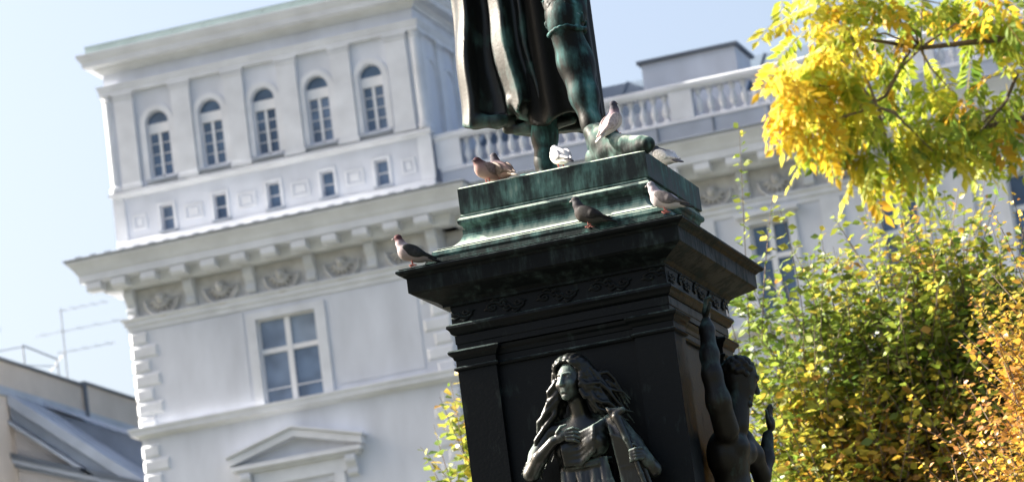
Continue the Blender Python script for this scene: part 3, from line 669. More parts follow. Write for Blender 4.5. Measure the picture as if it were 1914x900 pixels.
# corner pilasters with their own capital mouldings, front pair and back pair
cap_prof = [(0.0, 6.404), (0.035, 6.40), (0.045, 6.388), (0.04, 6.372), (0.02, 6.355), (0.012, 6.335), (0.004, 6.33), (0.004, 6.29), (0.016, 6.284), (0.021, 6.275), (0.016, 6.264), (0.0, 6.26)]
for sx in (-1, 1):
    for sy in (-1, 1):
        xa, xb = sorted((0.02+sx*0.752, 0.02+sx*(0.752-0.27))); ya, yb = sorted((sy*0.752, sy*(0.752-0.27)))
        pl = part('corner_pilaster', MB().box(xa, xb, ya, yb, 4.55, 6.402), M['bronze'], pedst)
        v = []; f = []
        for e, z in cap_prof: v += [(xa-e, ya-e, z), (xb+e, ya-e, z), (xb+e, yb+e, z), (xa-e, yb+e, z)]
        for i in range(len(cap_prof)-1):
            for k in range(4): f.append((i*4+k, i*4+(k+1) % 4, (i+1)*4+(k+1) % 4, (i+1)*4+k))
        part('capital', MB().add(v, f), M['bronze'], pl)
ring('foot_moulding', [(0.70, 4.62), (0.80, 4.60), (0.92, 4.50), (0.95, 4.42), (0.95, 4.30)], M['bronze'], 0.02)
ring('granite_base', [(1.15, 4.30), (1.2, 4.25), (1.2, 2.2), (1.45, 2.1), (1.5, 1.2), (1.9, 1.15), (1.9, 0.8), (2.3, 0.79), (2.3, 0.42), (2.75, 0.41), (2.75, 0.0)], M['granite'], 0.0)
# ------------------------------------------------------------------ standing statue (cloak, coat, breeches, stockings, buckled shoes)
st = thing('bronze_statue', (0.06, 0, 7.515), 'bronze standing statue in long cloak, knee breeches and buckled shoes on the pedestal', 'statue')
S = Sculpt((-0.75, -0.85, 7.48), (0.95, 0.45, 10.95), 0.0125)
# his left leg (forward, viewer's right): thigh, breeches band, calf, ankle
S.cap((0.17, -0.06, 9.25), (0.215, -0.30, 8.66), 0.175, 0.145, 0.05)
S.ell((0.205, -0.34, 8.60), (0.115, 0.125, 0.13), 0.05)
S.poly([(0.205, -0.34, 8.52), (0.23, -0.30, 8.30), (0.27, -0.33, 8.05), (0.305, -0.37, 7.84), (0.315, -0.38, 7.68)], [0.107, 0.116, 0.096, 0.064, 0.060], 0.05)
S.ell((0.245, -0.25, 8.27), (0.10, 0.115, 0.22), 0.05)
# his right leg
S.poly([(-0.06, 0.06, 9.3), (-0.09, 0.04, 8.62), (-0.12, 0.03, 8.45), (-0.12, 0.05, 8.22), (-0.145, 0.02, 7.92), (-0.155, 0.0, 7.74), (-0.155, -0.01, 7.6)], [0.2, 0.14, 0.12, 0.118, 0.085, 0.072, 0.070], 0.05)
S.poly([(-0.155, 0.0, 7.575), (-0.20, -0.18, 7.555), (-0.225, -0.34, 7.55)], [0.075, 0.075, 0.05], 0.03)
# trunk, shoulders, head and arms above the frame
S.ell((0.14, 0.04, 9.55), (0.30, 0.22, 0.42), 0.06); S.ell((0.12, 0.05, 9.98), (0.36, 0.22, 0.30), 0.08)
S.cap((0.12, 0.03, 10.2), (0.11, 0.0, 10.42), 0.10, 0.09, 0.05); S.ell((0.10, -0.03, 10.60), (0.135, 0.165, 0.20), 0.03)
S.ell((0.09, -0.19, 10.58), (0.025, 0.035, 0.045), 0.02); S.ell((0.10, 0.05, 10.62), (0.16, 0.16, 0.20), 0.03)
S.poly([(-0.24, 0.05, 10.1), (-0.36, -0.02, 9.7), (-0.16, -0.26, 9.52)], [0.13, 0.10, 0.07], 0.04)
S.poly([(0.48, 0.05, 10.1), (0.58, -0.02, 9.7), (0.42, -0.24, 9.45)], [0.13, 0.10, 0.07], 0.04)
for k in range(4): S.poly([(-0.15+0.01*k, -0.27, 9.545-0.022*k), (-0.09+0.01*k, -0.31, 9.53-0.024*k), (-0.05+0.012*k, -0.30, 9.51-0.024*k)], [0.02, 0.017, 0.012], 0.008)
for k in range(4): S.poly([(0.41, -0.26-0.004*k, 9.42-0.022*k), (0.36, -0.31, 9.40-0.024*k), (0.32, -0.31, 9.38-0.024*k)], [0.02, 0.017, 0.012], 0.008)
body = link('body', S.mesh('body'), M['leg'], (0, 0, 0), st)
# breeches cuff with gathers
S = Sculpt((-0.08, -0.65, 8.35), (0.58, -0.02, 9.3), 0.009)
S.cap((0.185, -0.22, 9.1), (0.21, -0.32, 8.62), 0.170, 0.126, 0.03)
for k in range(40):
    a = rnd.uniform(-2.9, 0.6); z = rnd.uniform(8.50, 8.80); rr = 0.132+0.08*(z-8.55)
    c = (0.21+rr*math.cos(a), -0.30+rr*math.sin(a)+0.10*(z-8.65), z)
    S.cap(c, (c[0]+rnd.uniform(-0.012, 0.012), c[1], c[2]+rnd.uniform(0.03, 0.09)), 0.007, 0.010, 0.02)
S.poly([(0.21+0.125*math.cos(a), -0.325+0.125*math.sin(a), 8.515+0.01*math.sin(3*a)) for a in np.linspace(-3.14, 3.14, 22)], 0.012, 0.02)
link('breeches_cuff', S.mesh('breeches_cuff'), M['leg'], (0, 0, 0), st)
# shoes
S = Sculpt((0.15, -0.85, 7.48), (0.95, -0.1, 7.86), 0.0085)
S.poly([(0.30, -0.36, 7.60), (0.42, -0.44, 7.60), (0.56, -0.53, 7.585), (0.70, -0.61, 7.57)], [0.075, 0.085, 0.082, 0.058], 0.04)
S.poly([(0.318, -0.382, 7.78), (0.38, -0.42, 7.69), (0.50, -0.50, 7.63)], [0.074, 0.085, 0.07], 0.04)
S.cap((0.27, -0.345, 7.545), (0.30, -0.36, 7.545), 0.055, 0.055, 0.02)
S.poly([(0.28, -0.35, 7.535), (0.45, -0.455, 7.535), (0.60, -0.55, 7.54), (0.735, -0.63, 7.555)], [0.06, 0.078, 0.08, 0.055], 0.012)
S.ell((0.47, -0.50, 7.705), (0.06, 0.05, 0.022), 0.02, np.array(frame((0.8, -0.5, -0.25))))
link('shoe', S.mesh('shoe'), M['shoe'], (0, 0, 0), st, label='verdigris-pale buckled shoe overhanging the block edge')
# statue's own rough base
S = Sculpt((-0.65, -0.75, 7.46), (0.8, 0.7, 7.64), 0.014)
for k in range(60):
    a = rnd.uniform(0, 6.28); q = rnd.uniform(0.1, 0.50)
    S.ell((0.06+q*math.cos(a)*1.05, q*math.sin(a)*1.05, 7.505), (rnd.uniform(0.08, 0.16), rnd.uniform(0.08, 0.16), rnd.uniform(0.015, 0.035)), 0.03)
S.ell((0.42, -0.44, 7.50), (0.27, 0.14, 0.055), 0.03)
link('ground_slab', S.mesh('ground_slab'), M['patina'], (0, 0, 0), st)
# cloak: front layer of hanging folds, back layer with the longer hem
S = Sculpt((-0.9, -0.6, 7.85), (0.35, 0.6, 10.2), 0.0125)
KX = np.array([-0.95, -0.665, -0.63, -0.555, -0.53, -0.495, -0.45, -0.385, -0.37, -0.26, -0.235, -0.205, -0.175, -0.14, -0.115, -0.09, -0.045, -0.02, 0.0, 0.06, 0.3])
KY = np.array([0.30, 0.02, -0.06, -0.13, -0.13, -0.03, 0.02, 0.00, -0.13, -0.215, -0.215, -0.11, -0.10, -0.14, -0.135, -0.05, -0.11, -0.115, -0.04, -0.0, 0.0])
def ys(x, z):
    xs = x-(8.45-z)*0.085*np.clip((x+0.62)/0.3, 0, 1)+0.012*np.sin(z*9.0)+(9.0-z)*0.08*np.clip((-0.3-x)/0.3, 0, 1)
    a = 0
    for o, wgt in ((-0.014, 0.25), (0, 0.5), (0.014, 0.25)): a = a+wgt*np.interp(xs+o, KX, KY)
    return a.astype(np.float32)*np.clip(0.75+0.25*(9.6-z)/1.2, 0.5, 1.0)+0.02
def hem(x):
    return np.interp(x, [-0.72, -0.61, -0.52, -0.36, -0.30, -0.255, -0.20, -0.10, -0.02, 0.05], [8.10, 8.04, 8.10, 8.12, 8.14, 8.06, 8.14, 8.14, 8.10, 8.14]).astype(np.float32)
sheet(S, ys, -0.70, 0.06, hem, 10.1, (-0.85, -0.5, 8.0), (0.1, 0.4, 10.15), 0.022, 0.02, 0.6)
def ys2(x, z): return (0.13+0.05*np.sin(x*17+z*1.5)+0.09*np.exp(-((x+0.05)/0.5)**2)).astype(np.float32)
def hem2(x): return np.interp(x, [-0.75, -0.66, -0.42, -0.40, -0.05, 0.3], [8.20, 8.135, 8.06, 8.01, 7.96, 7.97]).astype(np.float32)
sheet(S, ys2, -0.66, 0.18, hem2, 10.1, (-0.75, -0.05, 7.9), (0.35, 0.5, 10.15), 0.03, 0.02, 0.7)
# closing side so that the cloak reads as a thick hanging mass
S.op(lambda x, y, z: np.maximum(np.maximum(np.abs(x+0.34-0.0*z)-0.25, np.maximum(ys(x, z)+0.03-y, y-0.16)), np.maximum(hem2(x)+0.12-z, z-10.0)), (-0.7, -0.3, 8.0), (0.0, 0.3, 10.1), 0.03)
# rolled hem folds
S.poly([(-0.655, 0.0, 8.12), (-0.57, -0.08, 8.095), (-0.45, -0.04, 8.075), (-0.36, 0.02, 8.085)], [0.035, 0.045, 0.045, 0.03], 0.03)
S.poly([(-0.42, 0.05, 8.03), (-0.25, 0.02, 8.005), (-0.08, 0.05, 8.00), (0.05, 0.08, 8.01)], [0.03, 0.04, 0.04, 0.03], 0.03)
S.poly([(-0.29, -0.12, 8.17), (-0.24, -0.08, 8.10), (-0.2, -0.02, 8.06)], [0.05, 0.055, 0.04], 0.03)
link('cloak', S.mesh('cloak'), M['robe'], (0, 0, 0), st, label='long dark cloak in deep vertical folds')
# coat skirt behind the legs
S = Sculpt((-0.35, -0.35, 7.9), (0.65, 0.5, 9.7), 0.0125)
def coat(x, y, z):
    t = np.clip((9.4-z)/1.4, 0, 1); a = np.arctan2(y-0.08, x+0.0)
    r_ = np.sqrt(((x-0.0)/(0.245))**2+((y-0.08)/(0.18+0.06*t))**2)
    return np.maximum((np.abs(r_-(1.0+0.05*np.sin(9*a+2*z)))-0.12)*0.17, np.maximum(7.985+0.03*np.sin(4*a)-z, z-9.6))
S.op(coat, (-0.3, -0.3, 7.9), (0.6, 0.45, 9.65), 0.02)
link('coat', S.mesh('coat'), M['coat'], (0, 0, 0), st)

# ------------------------------------------------------------------ seated woman on the front of the pedestal
wo_ = thing('woman_figure', (0.1, -0.75, 4.62), 'bronze woman with wavy hair, hand on breast, on the front of the pedestal', 'statue')
S = Sculpt((-0.45, -1.25, 4.55), (0.72, -0.62, 6.3), 0.0075)
HC = np.array([0.095, -0.965, 6.02]); fr_, fu_, ff_ = frame((-0.30, -0.93, 0.02), (0.06, 0, 1))
def hp(a, b, c): return HC+a*fr_+b*fu_+c*ff_
HR = np.array([fr_, fu_, ff_])
S.ell(hp(0, 0.015, -0.015), (0.088, 0.115, 0.108), 0.02, HR)
S.ell(hp(0, -0.045, 0.03), (0.066, 0.088, 0.072), 0.035, HR)
S.ell(hp(0, -0.112, 0.066), (0.026, 0.020, 0.022), 0.025)                      # chin
S.cap(hp(0, 0.026, 0.098), hp(0, -0.030, 0.120), 0.009, 0.013, 0.014)          # nose
S.ell(hp(0, -0.035, 0.112), (0.019, 0.010, 0.014), 0.008, HR)
for sg in (-1, 1):
    S.ell(hp(sg*0.037, 0.016, 0.108), (0.024, 0.013, 0.022), 0.007, HR, 'sub')  # eye socket
    S.ell(hp(sg*0.036, 0.013, 0.080), (0.015, 0.0085, 0.012), 0.002, HR)
    S.cap(hp(sg*0.012, 0.036, 0.100), hp(sg*0.055, 0.036, 0.076), 0.005, 0.004, 0.010)
    S.ell(hp(sg*0.042, -0.035, 0.072), (0.026, 0.026, 0.022), 0.025)
S.cap(hp(-0.019, -0.066, 0.094), hp(0.019, -0.066, 0.094), 0.0075, 0.0075, 0.006); S.cap(hp(-0.015, -0.080, 0.092), hp(0.015, -0.080, 0.092), 0.008, 0.008, 0.006)
S.cap(hp(-0.024, -0.073, 0.104), hp(0.024, -0.073, 0.104), 0.0055, 0.0055, 0.002, 'sub'); S.cap(hp(-0.012, -0.095, 0.092), hp(0.012, -0.095, 0.092), 0.006, 0.006, 0.008, 'sub')
S.cap((0.10, -0.93, 5.95), (0.11, -0.88, 5.74), 0.057, 0.068, 0.04)
S.ell((0.10, -0.86, 5.66), (0.185, 0.105, 0.13), 0.05)
S.cap((-0.10, -0.865, 5.735), (0.30, -0.855, 5.72), 0.062, 0.062, 0.05)
S.ell((0.0, -0.945, 5.60), (0.078, 0.075, 0.08), 0.03); S.ell((0.19, -0.945, 5.59), (0.082, 0.08, 0.085), 0.03)
S.ell((0.10, -0.84, 5.42), (0.15, 0.10, 0.22), 0.05); S.ell((0.11, -0.84, 5.10), (0.24, 0.15, 0.22), 0.06)
S.cap((0.0, -0.92, 5.0), (-0.06, -1.05, 4.7), 0.13, 0.11, 0.05); S.cap((0.22, -0.92, 5.0), (0.30, -1.05, 4.7), 0.13, 0.11, 0.05)
# right arm folded to the breast (viewer's left)
S.poly([(-0.125, -0.875, 5.72), (-0.21, -0.90, 5.58), (-0.262, -0.935, 5.465)], [0.066, 0.060, 0.052], 0.03)
S.poly([(-0.262, -0.935, 5.465), (-0.17, -1.0, 5.55), (-0.055, -1.045, 5.632)], [0.052, 0.050, 0.034], 0.02)
S.ell((0.0, -1.055, 5.650), (0.060, 0.022, 0.036), 0.015, np.array([[0.93, -0.1, 0.35], [0.1, 0.99, 0.0], [-0.35, 0, 0.93]]))
for k in range(4):
    b0 = np.array([0.045, -1.065, 5.685-0.020*k]); S.poly([b0, b0+(0.05, -0.002, 0.006-0.006*k), b0+(0.088-0.006*abs(k-1), 0.014, -0.004-0.008*k)], [0.0125, 0.0115, 0.009], 0.004)
S.poly([(-0.015, -1.065, 5.68), (0.015, -1.065, 5.712), (0.05, -1.055, 5.722)], [0.014, 0.012, 0.009], 0.006)
# left arm lowered, fist round the shaft
S.poly([(0.325, -0.86, 5.71), (0.43, -0.87, 5.55), (0.545, -0.90, 5.36)], [0.066, 0.058, 0.052], 0.03)
S.poly([(0.545, -0.90, 5.36), (0.525, -0.95, 5.41), (0.50, -0.985, 5.445)], [0.052, 0.046, 0.040], 0.02)
S.ell((0.487, -0.99, 5.46), (0.048, 0.04, 0.052), 0.015)
for k in range(4):
    z = 5.492-0.021*k; S.poly([(0.515, -1.015, z), (0.485, -1.045, z-0.004), (0.448, -1.04, z-0.008), (0.435, -1.01, z-0.01)], [0.0125, 0.0125, 0.0115, 0.009], 0.004)
S.poly([(0.50, -0.98, 5.50), (0.47, -1.02, 5.522), (0.442, -1.03, 5.505)], [0.015, 0.013, 0.010], 0.006)
link('body', S.mesh('body'), M['figure'], (0, 0, 0), wo_)
# hair
S = Sculpt((-0.45, -1.2, 5.3), (0.65, -0.68, 6.3), 0.0075)
S.ell(hp(0, 0.045, -0.045), (0.105, 0.112, 0.115), 0.02, HR)
for k in range(70):      # wavy masses swept back from the brow on both sides
    a = -1.9+3.8*k/69+rnd.uniform(-0.06, 0.06); sgn = 1 if a > 0 else -1; ph = rnd.uniform(0, 6.28); pts = []
    for i in range(6):
        t = i/5; rr = 0.082+0.042*math.sin(math.pi*min(1, t*0.8)); aa = a+sgn*0.25*t+0.10*math.sin(ph+6*t)
        pts.append(hp(rr*math.sin(aa)*1.08, 0.045+rr*math.cos(aa)*0.98, (0.062 if abs(a) < 0.8 else 0.062-0.055*min(1, abs(a)-0.8))-0.14*t+0.012*math.sin(ph+7*t)))
    S.poly(pts, [0.011, 0.017, 0.018, 0.017, 0.015, 0.011], 0.005)
for k in range(46):       # locks blown to the viewer's right
    t0 = rnd.random(); p = hp(-0.085-0.02*rnd.random(), 0.09-0.16*t0, 0.03-0.07*rnd.random())
    end = np.array([0.29+0.16*rnd.random(), -0.80+rnd.uniform(-0.04, 0.02), 5.90-0.22*t0-0.06*rnd.random()]); ph = rnd.uniform(0, 6)
    pts = []
    for i in range(8):
        t = i/7; q = p*(1-t)+end*t; q = q+np.array([0.0, -0.055*math.sin(math.pi*t)*(1-0.4*t)+0.008*math.sin(ph+7*t), 0.034*math.sin(ph+9*t)+0.05*math.sin(math.pi*t)*(1-t0)])
        pts.append(q)
    S.poly(pts, [0.016, 0.017, 0.016, 0.015, 0.014, 0.012, 0.009, 0.005], 0.004)
for k in range(40):       # locks falling on the viewer's left shoulder and behind the arm
    t0 = rnd.random(); p = hp(0.09+0.02*rnd.random(), 0.06-0.12*t0, 0.02-0.09*rnd.random())
    end = np.array([-0.07-0.24*t0+rnd.uniform(-0.03, 0.03), -0.82+rnd.uniform(-0.05, 0.03), 5.72-0.32*t0*rnd.uniform(0.7, 1.1)]); ph = rnd.uniform(0, 6); pts = []
    for i in range(9):
        t = i/8; q = p*(1-t)+end*t; q = q+np.array([0.034*math.sin(ph+11*t), -0.03*math.sin(math.pi*t)+0.014*math.cos(ph+9*t), 0.0]); pts.append(q)
    S.poly(pts, [0.018, 0.019, 0.018, 0.018, 0.017, 0.015, 0.013, 0.010, 0.005], 0.006)
link('hair', S.mesh('hair'), M['hair'], (0, 0, 0), wo_)
# draped dress
S = Sculpt((-0.4, -1.3, 4.5), (0.75, -0.62, 5.85), 0.0085)
S.ell((0.10, -0.845, 5.40), (0.165, 0.115, 0.24), 0.04); S.ell((0.195, -0.95, 5.59), (0.092, 0.09, 0.095), 0.03)
S.ell((0.11, -0.86, 5.08), (0.27, 0.19, 0.26), 0.05); S.cap((-0.02, -0.95, 4.98), (-0.08, -1.08, 4.55), 0.15, 0.14, 0.05); S.cap((0.24, -0.95, 4.98), (0.32, -1.08, 4.55), 0.15, 0.14, 0.05)
S.ell((0.0, -0.95, 5.585), (0.084, 0.08, 0.078), 0.03)
for k in range(16):       # folds running from the covered shoulder across the bust
    t = k/15; e = rnd.uniform(-0.012, 0.012)
    S.poly([(0.315+0.01*t, -0.885, 5.765-0.05*t), (0.225-0.02*t, -1.036+0.03*abs(t-0.4)+e*0.4, 5.69-0.16*t), (0.10, -1.0+0.01*t+e*0.4, 5.66-0.20*t), (-0.01+0.01*t, -1.028+0.03*abs(t-0.4), 5.63-0.16*t), (-0.10+0.04*t, -0.90, 5.60-0.15*t)], [0.014, 0.011, 0.010, 0.010, 0.008], 0.007)
for k in range(46):
    x = -0.07+0.34*rnd.random(); dx = rnd.uniform(-.03, .05); S.poly([(x, -0.93-0.02*math.cos((x-0.1)*6), 5.49), (x+dx*0.5, -0.963, 5.33), (x+dx+(x-0.1)*0.4, -1.03, 5.12), (x+dx+(x-0.1)*0.7, -1.12, 4.8)], [0.002, 0.008, 0.012, 0.016], 0.014)
for q in (0.0, 0.022): S.poly([(-0.07, -0.90, 5.48-q), (0.0, -0.955, 5.475-q), (0.10, -0.972, 5.472-q), (0.20, -0.955, 5.475-q), (0.27, -0.89, 5.485-q)], 0.014, 0.008)
S.poly([(0.30, -0.86, 5.765), (0.345, -0.93, 5.72), (0.385, -0.95, 5.60), (0.42, -0.92, 5.42), (0.44, -0.88, 5.15)], [0.035, 0.042, 0.045, 0.05, 0.06], 0.03)
for k in range(9): S.poly([(0.29+0.015*k, -0.93, 5.75-0.012*k), (0.325+0.018*k, -0.995, 5.62-0.01*k), (0.345+0.02*k, -0.965, 5.40), (0.36+0.024*k, -0.95, 5.15)], [0.010, 0.011, 0.012, 0.014], 0.008)
link('dress', S.mesh('dress'), M['figure'], (0, 0, 0), wo_)
# torch held in the left hand
S = Sculpt((0.25, -1.15, 5.1), (0.62, -0.9, 5.85), 0.006)
S.poly([(0.385, -1.03, 5.72), (0.43, -1.028, 5.57), (0.462, -1.022, 5.46), (0.49, -1.01, 5.33), (0.52, -1.0, 5.2)], [0.030, 0.022, 0.018, 0.017, 0.015], 0.01)
S.cap((0.355, -1.03, 5.768), (0.43, -1.03, 5.758), 0.016, 0.016, 0.012); S.cap((0.385, -1.03, 5.735), (0.43, -1.03, 5.755), 0.024, 0.02, 0.01)
S.poly([(0.365, -1.03, 5.70), (0.345, -1.03, 5.765), (0.33, -1.03, 5.785)], [0.015, 0.016, 0.010], 0.008)
link('torch', S.mesh('torch'), M['figure'], (0, 0, 0), wo_)

# ------------------------------------------------------------------ man on the right side of the pedestal
ma = thing('man_figure', (0.9, -0.1, 4.62), 'bare-chested bronze man with one arm raised on the right side of the pedestal', 'statue')
S = Sculpt((0.66, -0.75, 4.5), (1.32, 0.65, 6.62), 0.009)
HC2 = np.array([1.02, -0.14, 5.97]); r2_, u2_, f2_ = frame((0.62, 0.55, -0.35)); H2 = np.array([r2_, u2_, f2_])
def h2(a, b, c): return HC2+a*r2_+b*u2_+c*f2_
S.ell(h2(0, 0.02, -0.01), (0.095, 0.128, 0.118), 0.02, H2); S.ell(h2(0, -0.055, 0.035), (0.070, 0.09, 0.078), 0.03, H2)
S.cap(h2(0, 0.02, 0.105), h2(0, -0.038, 0.136), 0.013, 0.020, 0.012); S.ell(h2(0, -0.12, 0.075), (0.04, 0.035, 0.035), 0.02)
for sg in (-1, 1):
    S.ell(h2(sg*0.042, 0.018, 0.114), (0.026, 0.014, 0.020), 0.012, H2, 'sub'); S.cap(h2(sg*0.014, 0.044, 0.112), h2(sg*0.068, 0.044, 0.085), 0.012, 0.010, 0.012)
S.cap((1.0, -0.16, 5.90), (0.96, -0.20, 5.66), 0.075, 0.085, 0.04)
S.ell((0.87, -0.17, 5.48), (0.14, 0.20, 0.19), 0.06); S.ell((0.87, -0.13, 5.20), (0.13, 0.16, 0.24), 0.06); S.ell((0.89, -0.10, 4.9), (0.16, 0.20, 0.22), 0.06)
S.cap((0.96, -0.2, 4.85), (1.15, -0.25, 4.6), 0.13, 0.12, 0.05); S.cap((0.96, 0.02, 4.85), (1.15, 0.1, 4.6), 0.13, 0.12, 0.05)
S.ell((0.965, -0.22, 5.52), (0.07, 0.10, 0.08), 0.03); S.ell((0.965, -0.04, 5.50), (0.07, 0.09, 0.08), 0.03)
# arm raised straight up against the shaft
S.poly([(0.93, -0.36, 5.62), (0.93, -0.47, 5.80), (0.915, -0.475, 5.98), (0.905, -0.43, 6.12), (0.895, -0.36, 6.30), (0.89, -0.33, 6.36)], [0.085, 0.078, 0.064, 0.06, 0.046, 0.036], 0.04)
S.ell((0.89, -0.30, 6.42), (0.026, 0.045, 0.06), 0.015)
for k in range(4): S.poly([(0.895, -0.335+0.024*k, 6.46), (0.912, -0.338+0.026*k, 6.51), (0.935, -0.336+0.026*k, 6.53-0.008*abs(k-1))], [0.014, 0.012, 0.009], 0.004)
S.poly([(0.90, -0.34, 6.40), (0.93, -0.37, 6.44), (0.945, -0.375, 6.475)], [0.016, 0.014, 0.010], 0.006)
# second arm: upper arm swings out, forearm up, open hand
S.poly([(0.93, 0.02, 5.60), (0.97, 0.10, 5.50), (0.98, 0.22, 5.38)], [0.08, 0.07, 0.058], 0.04)
S.poly([(0.98, 0.24, 5.36), (1.0, 0.34, 5.50), (1.02, 0.40, 5.66)], [0.058, 0.054, 0.038], 0.03)
S.ell((1.045, 0.425, 5.745), (0.030, 0.05, 0.058), 0.015)
for k in range(4): S.poly([(1.045, 0.392+0.024*k, 5.79), (1.05, 0.387+0.030*k, 5.84), (1.062, 0.385+0.033*k, 5.875-0.010*abs(k-1.5))], [0.014, 0.012, 0.009], 0.004)
S.poly([(1.045, 0.385, 5.73), (1.05, 0.335, 5.775), (1.055, 0.315, 5.82)], [0.017, 0.014, 0.010], 0.006)
link('body', S.mesh('body'), M['side_figure'], (0, 0, 0), ma)
S = Sculpt((0.75, -0.5, 5.7), (1.35, 0.3, 6.35), 0.0085)
S.ell(h2(0, 0.045, -0.035), (0.098, 0.102, 0.106), 0.02, H2)
for k in range(90):
    a = rnd.uniform(0, 6.28); e = rnd.uniform(-0.3, 1.5)
    d = np.array([math.cos(a)*math.cos(e), math.sin(e), math.sin(a)*math.cos(e)])
    if d[2] > 0.55 and d[1] < 0.55: continue
    c = h2(0.098*d[0], 0.045+0.10*d[1], -0.03+0.105*d[2]); S.ell(c, (0.022, 0.022, 0.022), 0.006)
for k in range(16): S.ell(h2(rnd.uniform(-0.05, 0.05), -0.12+rnd.uniform(-0.05, 0.03), 0.07+rnd.uniform(-0.03, 0.02)), (0.024, 0.028, 0.024), 0.01)
link('hair', S.mesh('hair'), M['side_figure'], (0, 0, 0), ma, label='curly hair and beard')
# ------------------------------------------------------------------ pigeons
def pigeon_meshes(hunch):
    S = Sculpt((-0.26, -0.1, -0.0), (0.18, 0.1, 0.32), 0.0045)
    t = math.radians(20 if hunch else 30); ax = np.array([[math.cos(t), 0, math.sin(t)], [0, 1, 0], [-math.sin(t), 0, math.cos(t)]])
    S.ell((-0.01, 0, 0.115), (0.112, 0.058, 0.062), 0.02, ax)
    S.ell((0.045, 0, 0.135), (0.058, 0.054, 0.062), 0.03)
    if hunch: hd = np.array([0.085, 0, 0.205]); S.cap((0.05, 0, 0.15), (0.078, 0, 0.19), 0.05, 0.036, 0.02)
    else: hd = np.array([0.092, 0, 0.258]); S.poly([(0.055, 0, 0.155), (0.078, 0, 0.21), (0.088, 0, 0.245)], [0.048, 0.034, 0.026], 0.02)
    S.ell(hd, (0.031, 0.025, 0.026), 0.012)
    S.cap((-0.07, 0, 0.085), (-0.15, 0, 0.05), 0.035, 0.02, 0.03)
    body = S.mesh('pigeon_body')
    tm = Sculpt((-0.30, -0.08, -0.02), (-0.05, 0.08, 0.12), 0.0045)
    tx = math.radians(24); tr = np.array([[math.cos(tx), 0, math.sin(tx)], [0, 1, 0], [-math.sin(tx), 0, math.cos(tx)]])
    tm.ell((-0.155, 0, 0.048), (0.085, 0.03, 0.011), 0.01, tr); tail = tm.mesh('pigeon_tail')
    wings = []
    for sg in (-1, 1):
        W = Sculpt((-0.26, -0.11, 0.0), (0.12, 0.11, 0.24), 0.0045)
        W.ell((-0.015, sg*0.050, 0.130), (0.088, 0.016, 0.046), 0.015, ax)
        W.cap((-0.05, sg*0.045, 0.115), (-0.185, sg*0.014, 0.055), 0.022, 0.006, 0.02)
        wings.append(W.mesh('pigeon_wing'))
    b = MB(); b.tube([hd+(0.022, 0, -0.002), hd+(0.040, 0, -0.006), hd+(0.050, 0, -0.012)], [0.010, 0.006, 0.0015], 6)
    e = []
    for sg in (-1, 1): e.append(MB().lathe([(0.0005, -0.004), (0.004, -0.002), (0.0045, 0), (0.004, 0.002), (0.0005, 0.004)], 8, tuple(hd+(0.010, sg*0.0235, 0.004))).mesh('eye', True))
    legs = []
    for sg in (-1, 1):
        l_ = MB().tube([(0.0, sg*0.022, 0.075), (0.004, sg*0.022, 0.035), (0.0, sg*0.022, 0.006)], [0.009, 0.0055, 0.005], 6)
        for a in (-0.5, 0, 0.5, 3.14): l_.tube([(0.0, sg*0.022, 0.006), (0.030*math.cos(a), sg*0.022+0.030*math.sin(a), 0.003)], [0.005, 0.003], 5)
        legs.append(l_.mesh('leg', True))
    return body, tail, wings, b.mesh('beak', True), e, legs
PM = {h: pigeon_meshes(h) for h in (False, True)}
def feather(name, head, neck, belly, hz):
    m, n, l, p = new_mat(name)
    tc = n.new('ShaderNodeTexCoord'); sp = n.new('ShaderNodeSeparateXYZ'); l.new(tc.outputs['Object'], sp.inputs[0])
    no = n.new('ShaderNodeTexNoise'); no.inputs['Scale'].default_value = 40; l.new(tc.outputs['Object'], no.inputs['Vector'])
    ad = n.new('ShaderNodeMath'); ad.operation = 'MULTIPLY_ADD'; ad.inputs[1].default_value = 0.04; l.new(no.outputs['Fac'], ad.inputs[0]); l.new(sp.outputs['Z'], ad.inputs[2])
    rp = n.new('ShaderNodeValToRGB'); mr = n.new('ShaderNodeMapRange'); mr.inputs[1].default_value = 0.05; mr.inputs[2].default_value = 0.30
    l.new(ad.outputs[0], mr.inputs[0]); l.new(mr.outputs[0], rp.inputs[0])
    c = rp.color_ramp; c.elements[0].color = (*belly, 1); c.elements[0].position = 0.3; c.elements[1].color = (*head, 1); c.elements[1].position = hz
    q = c.elements.new(hz-0.14); q.color = (*neck, 1)
    l.new(rp.outputs[0], p.inputs['Base Color']); p.inputs['Roughness'].default_value = 0.7; p.inputs['Specular IOR Level'].default_value = 0.1
    return m
M['leg_red'] = plain('pigeon_leg', (0.38, 0.12, 0.10), 0.5); M['beak'] = plain('beak_horn', (0.12, 0.10, 0.10), 0.4); M['eye'] = plain('eye_orange', (0.25, 0.06, 0.02), 0.2)
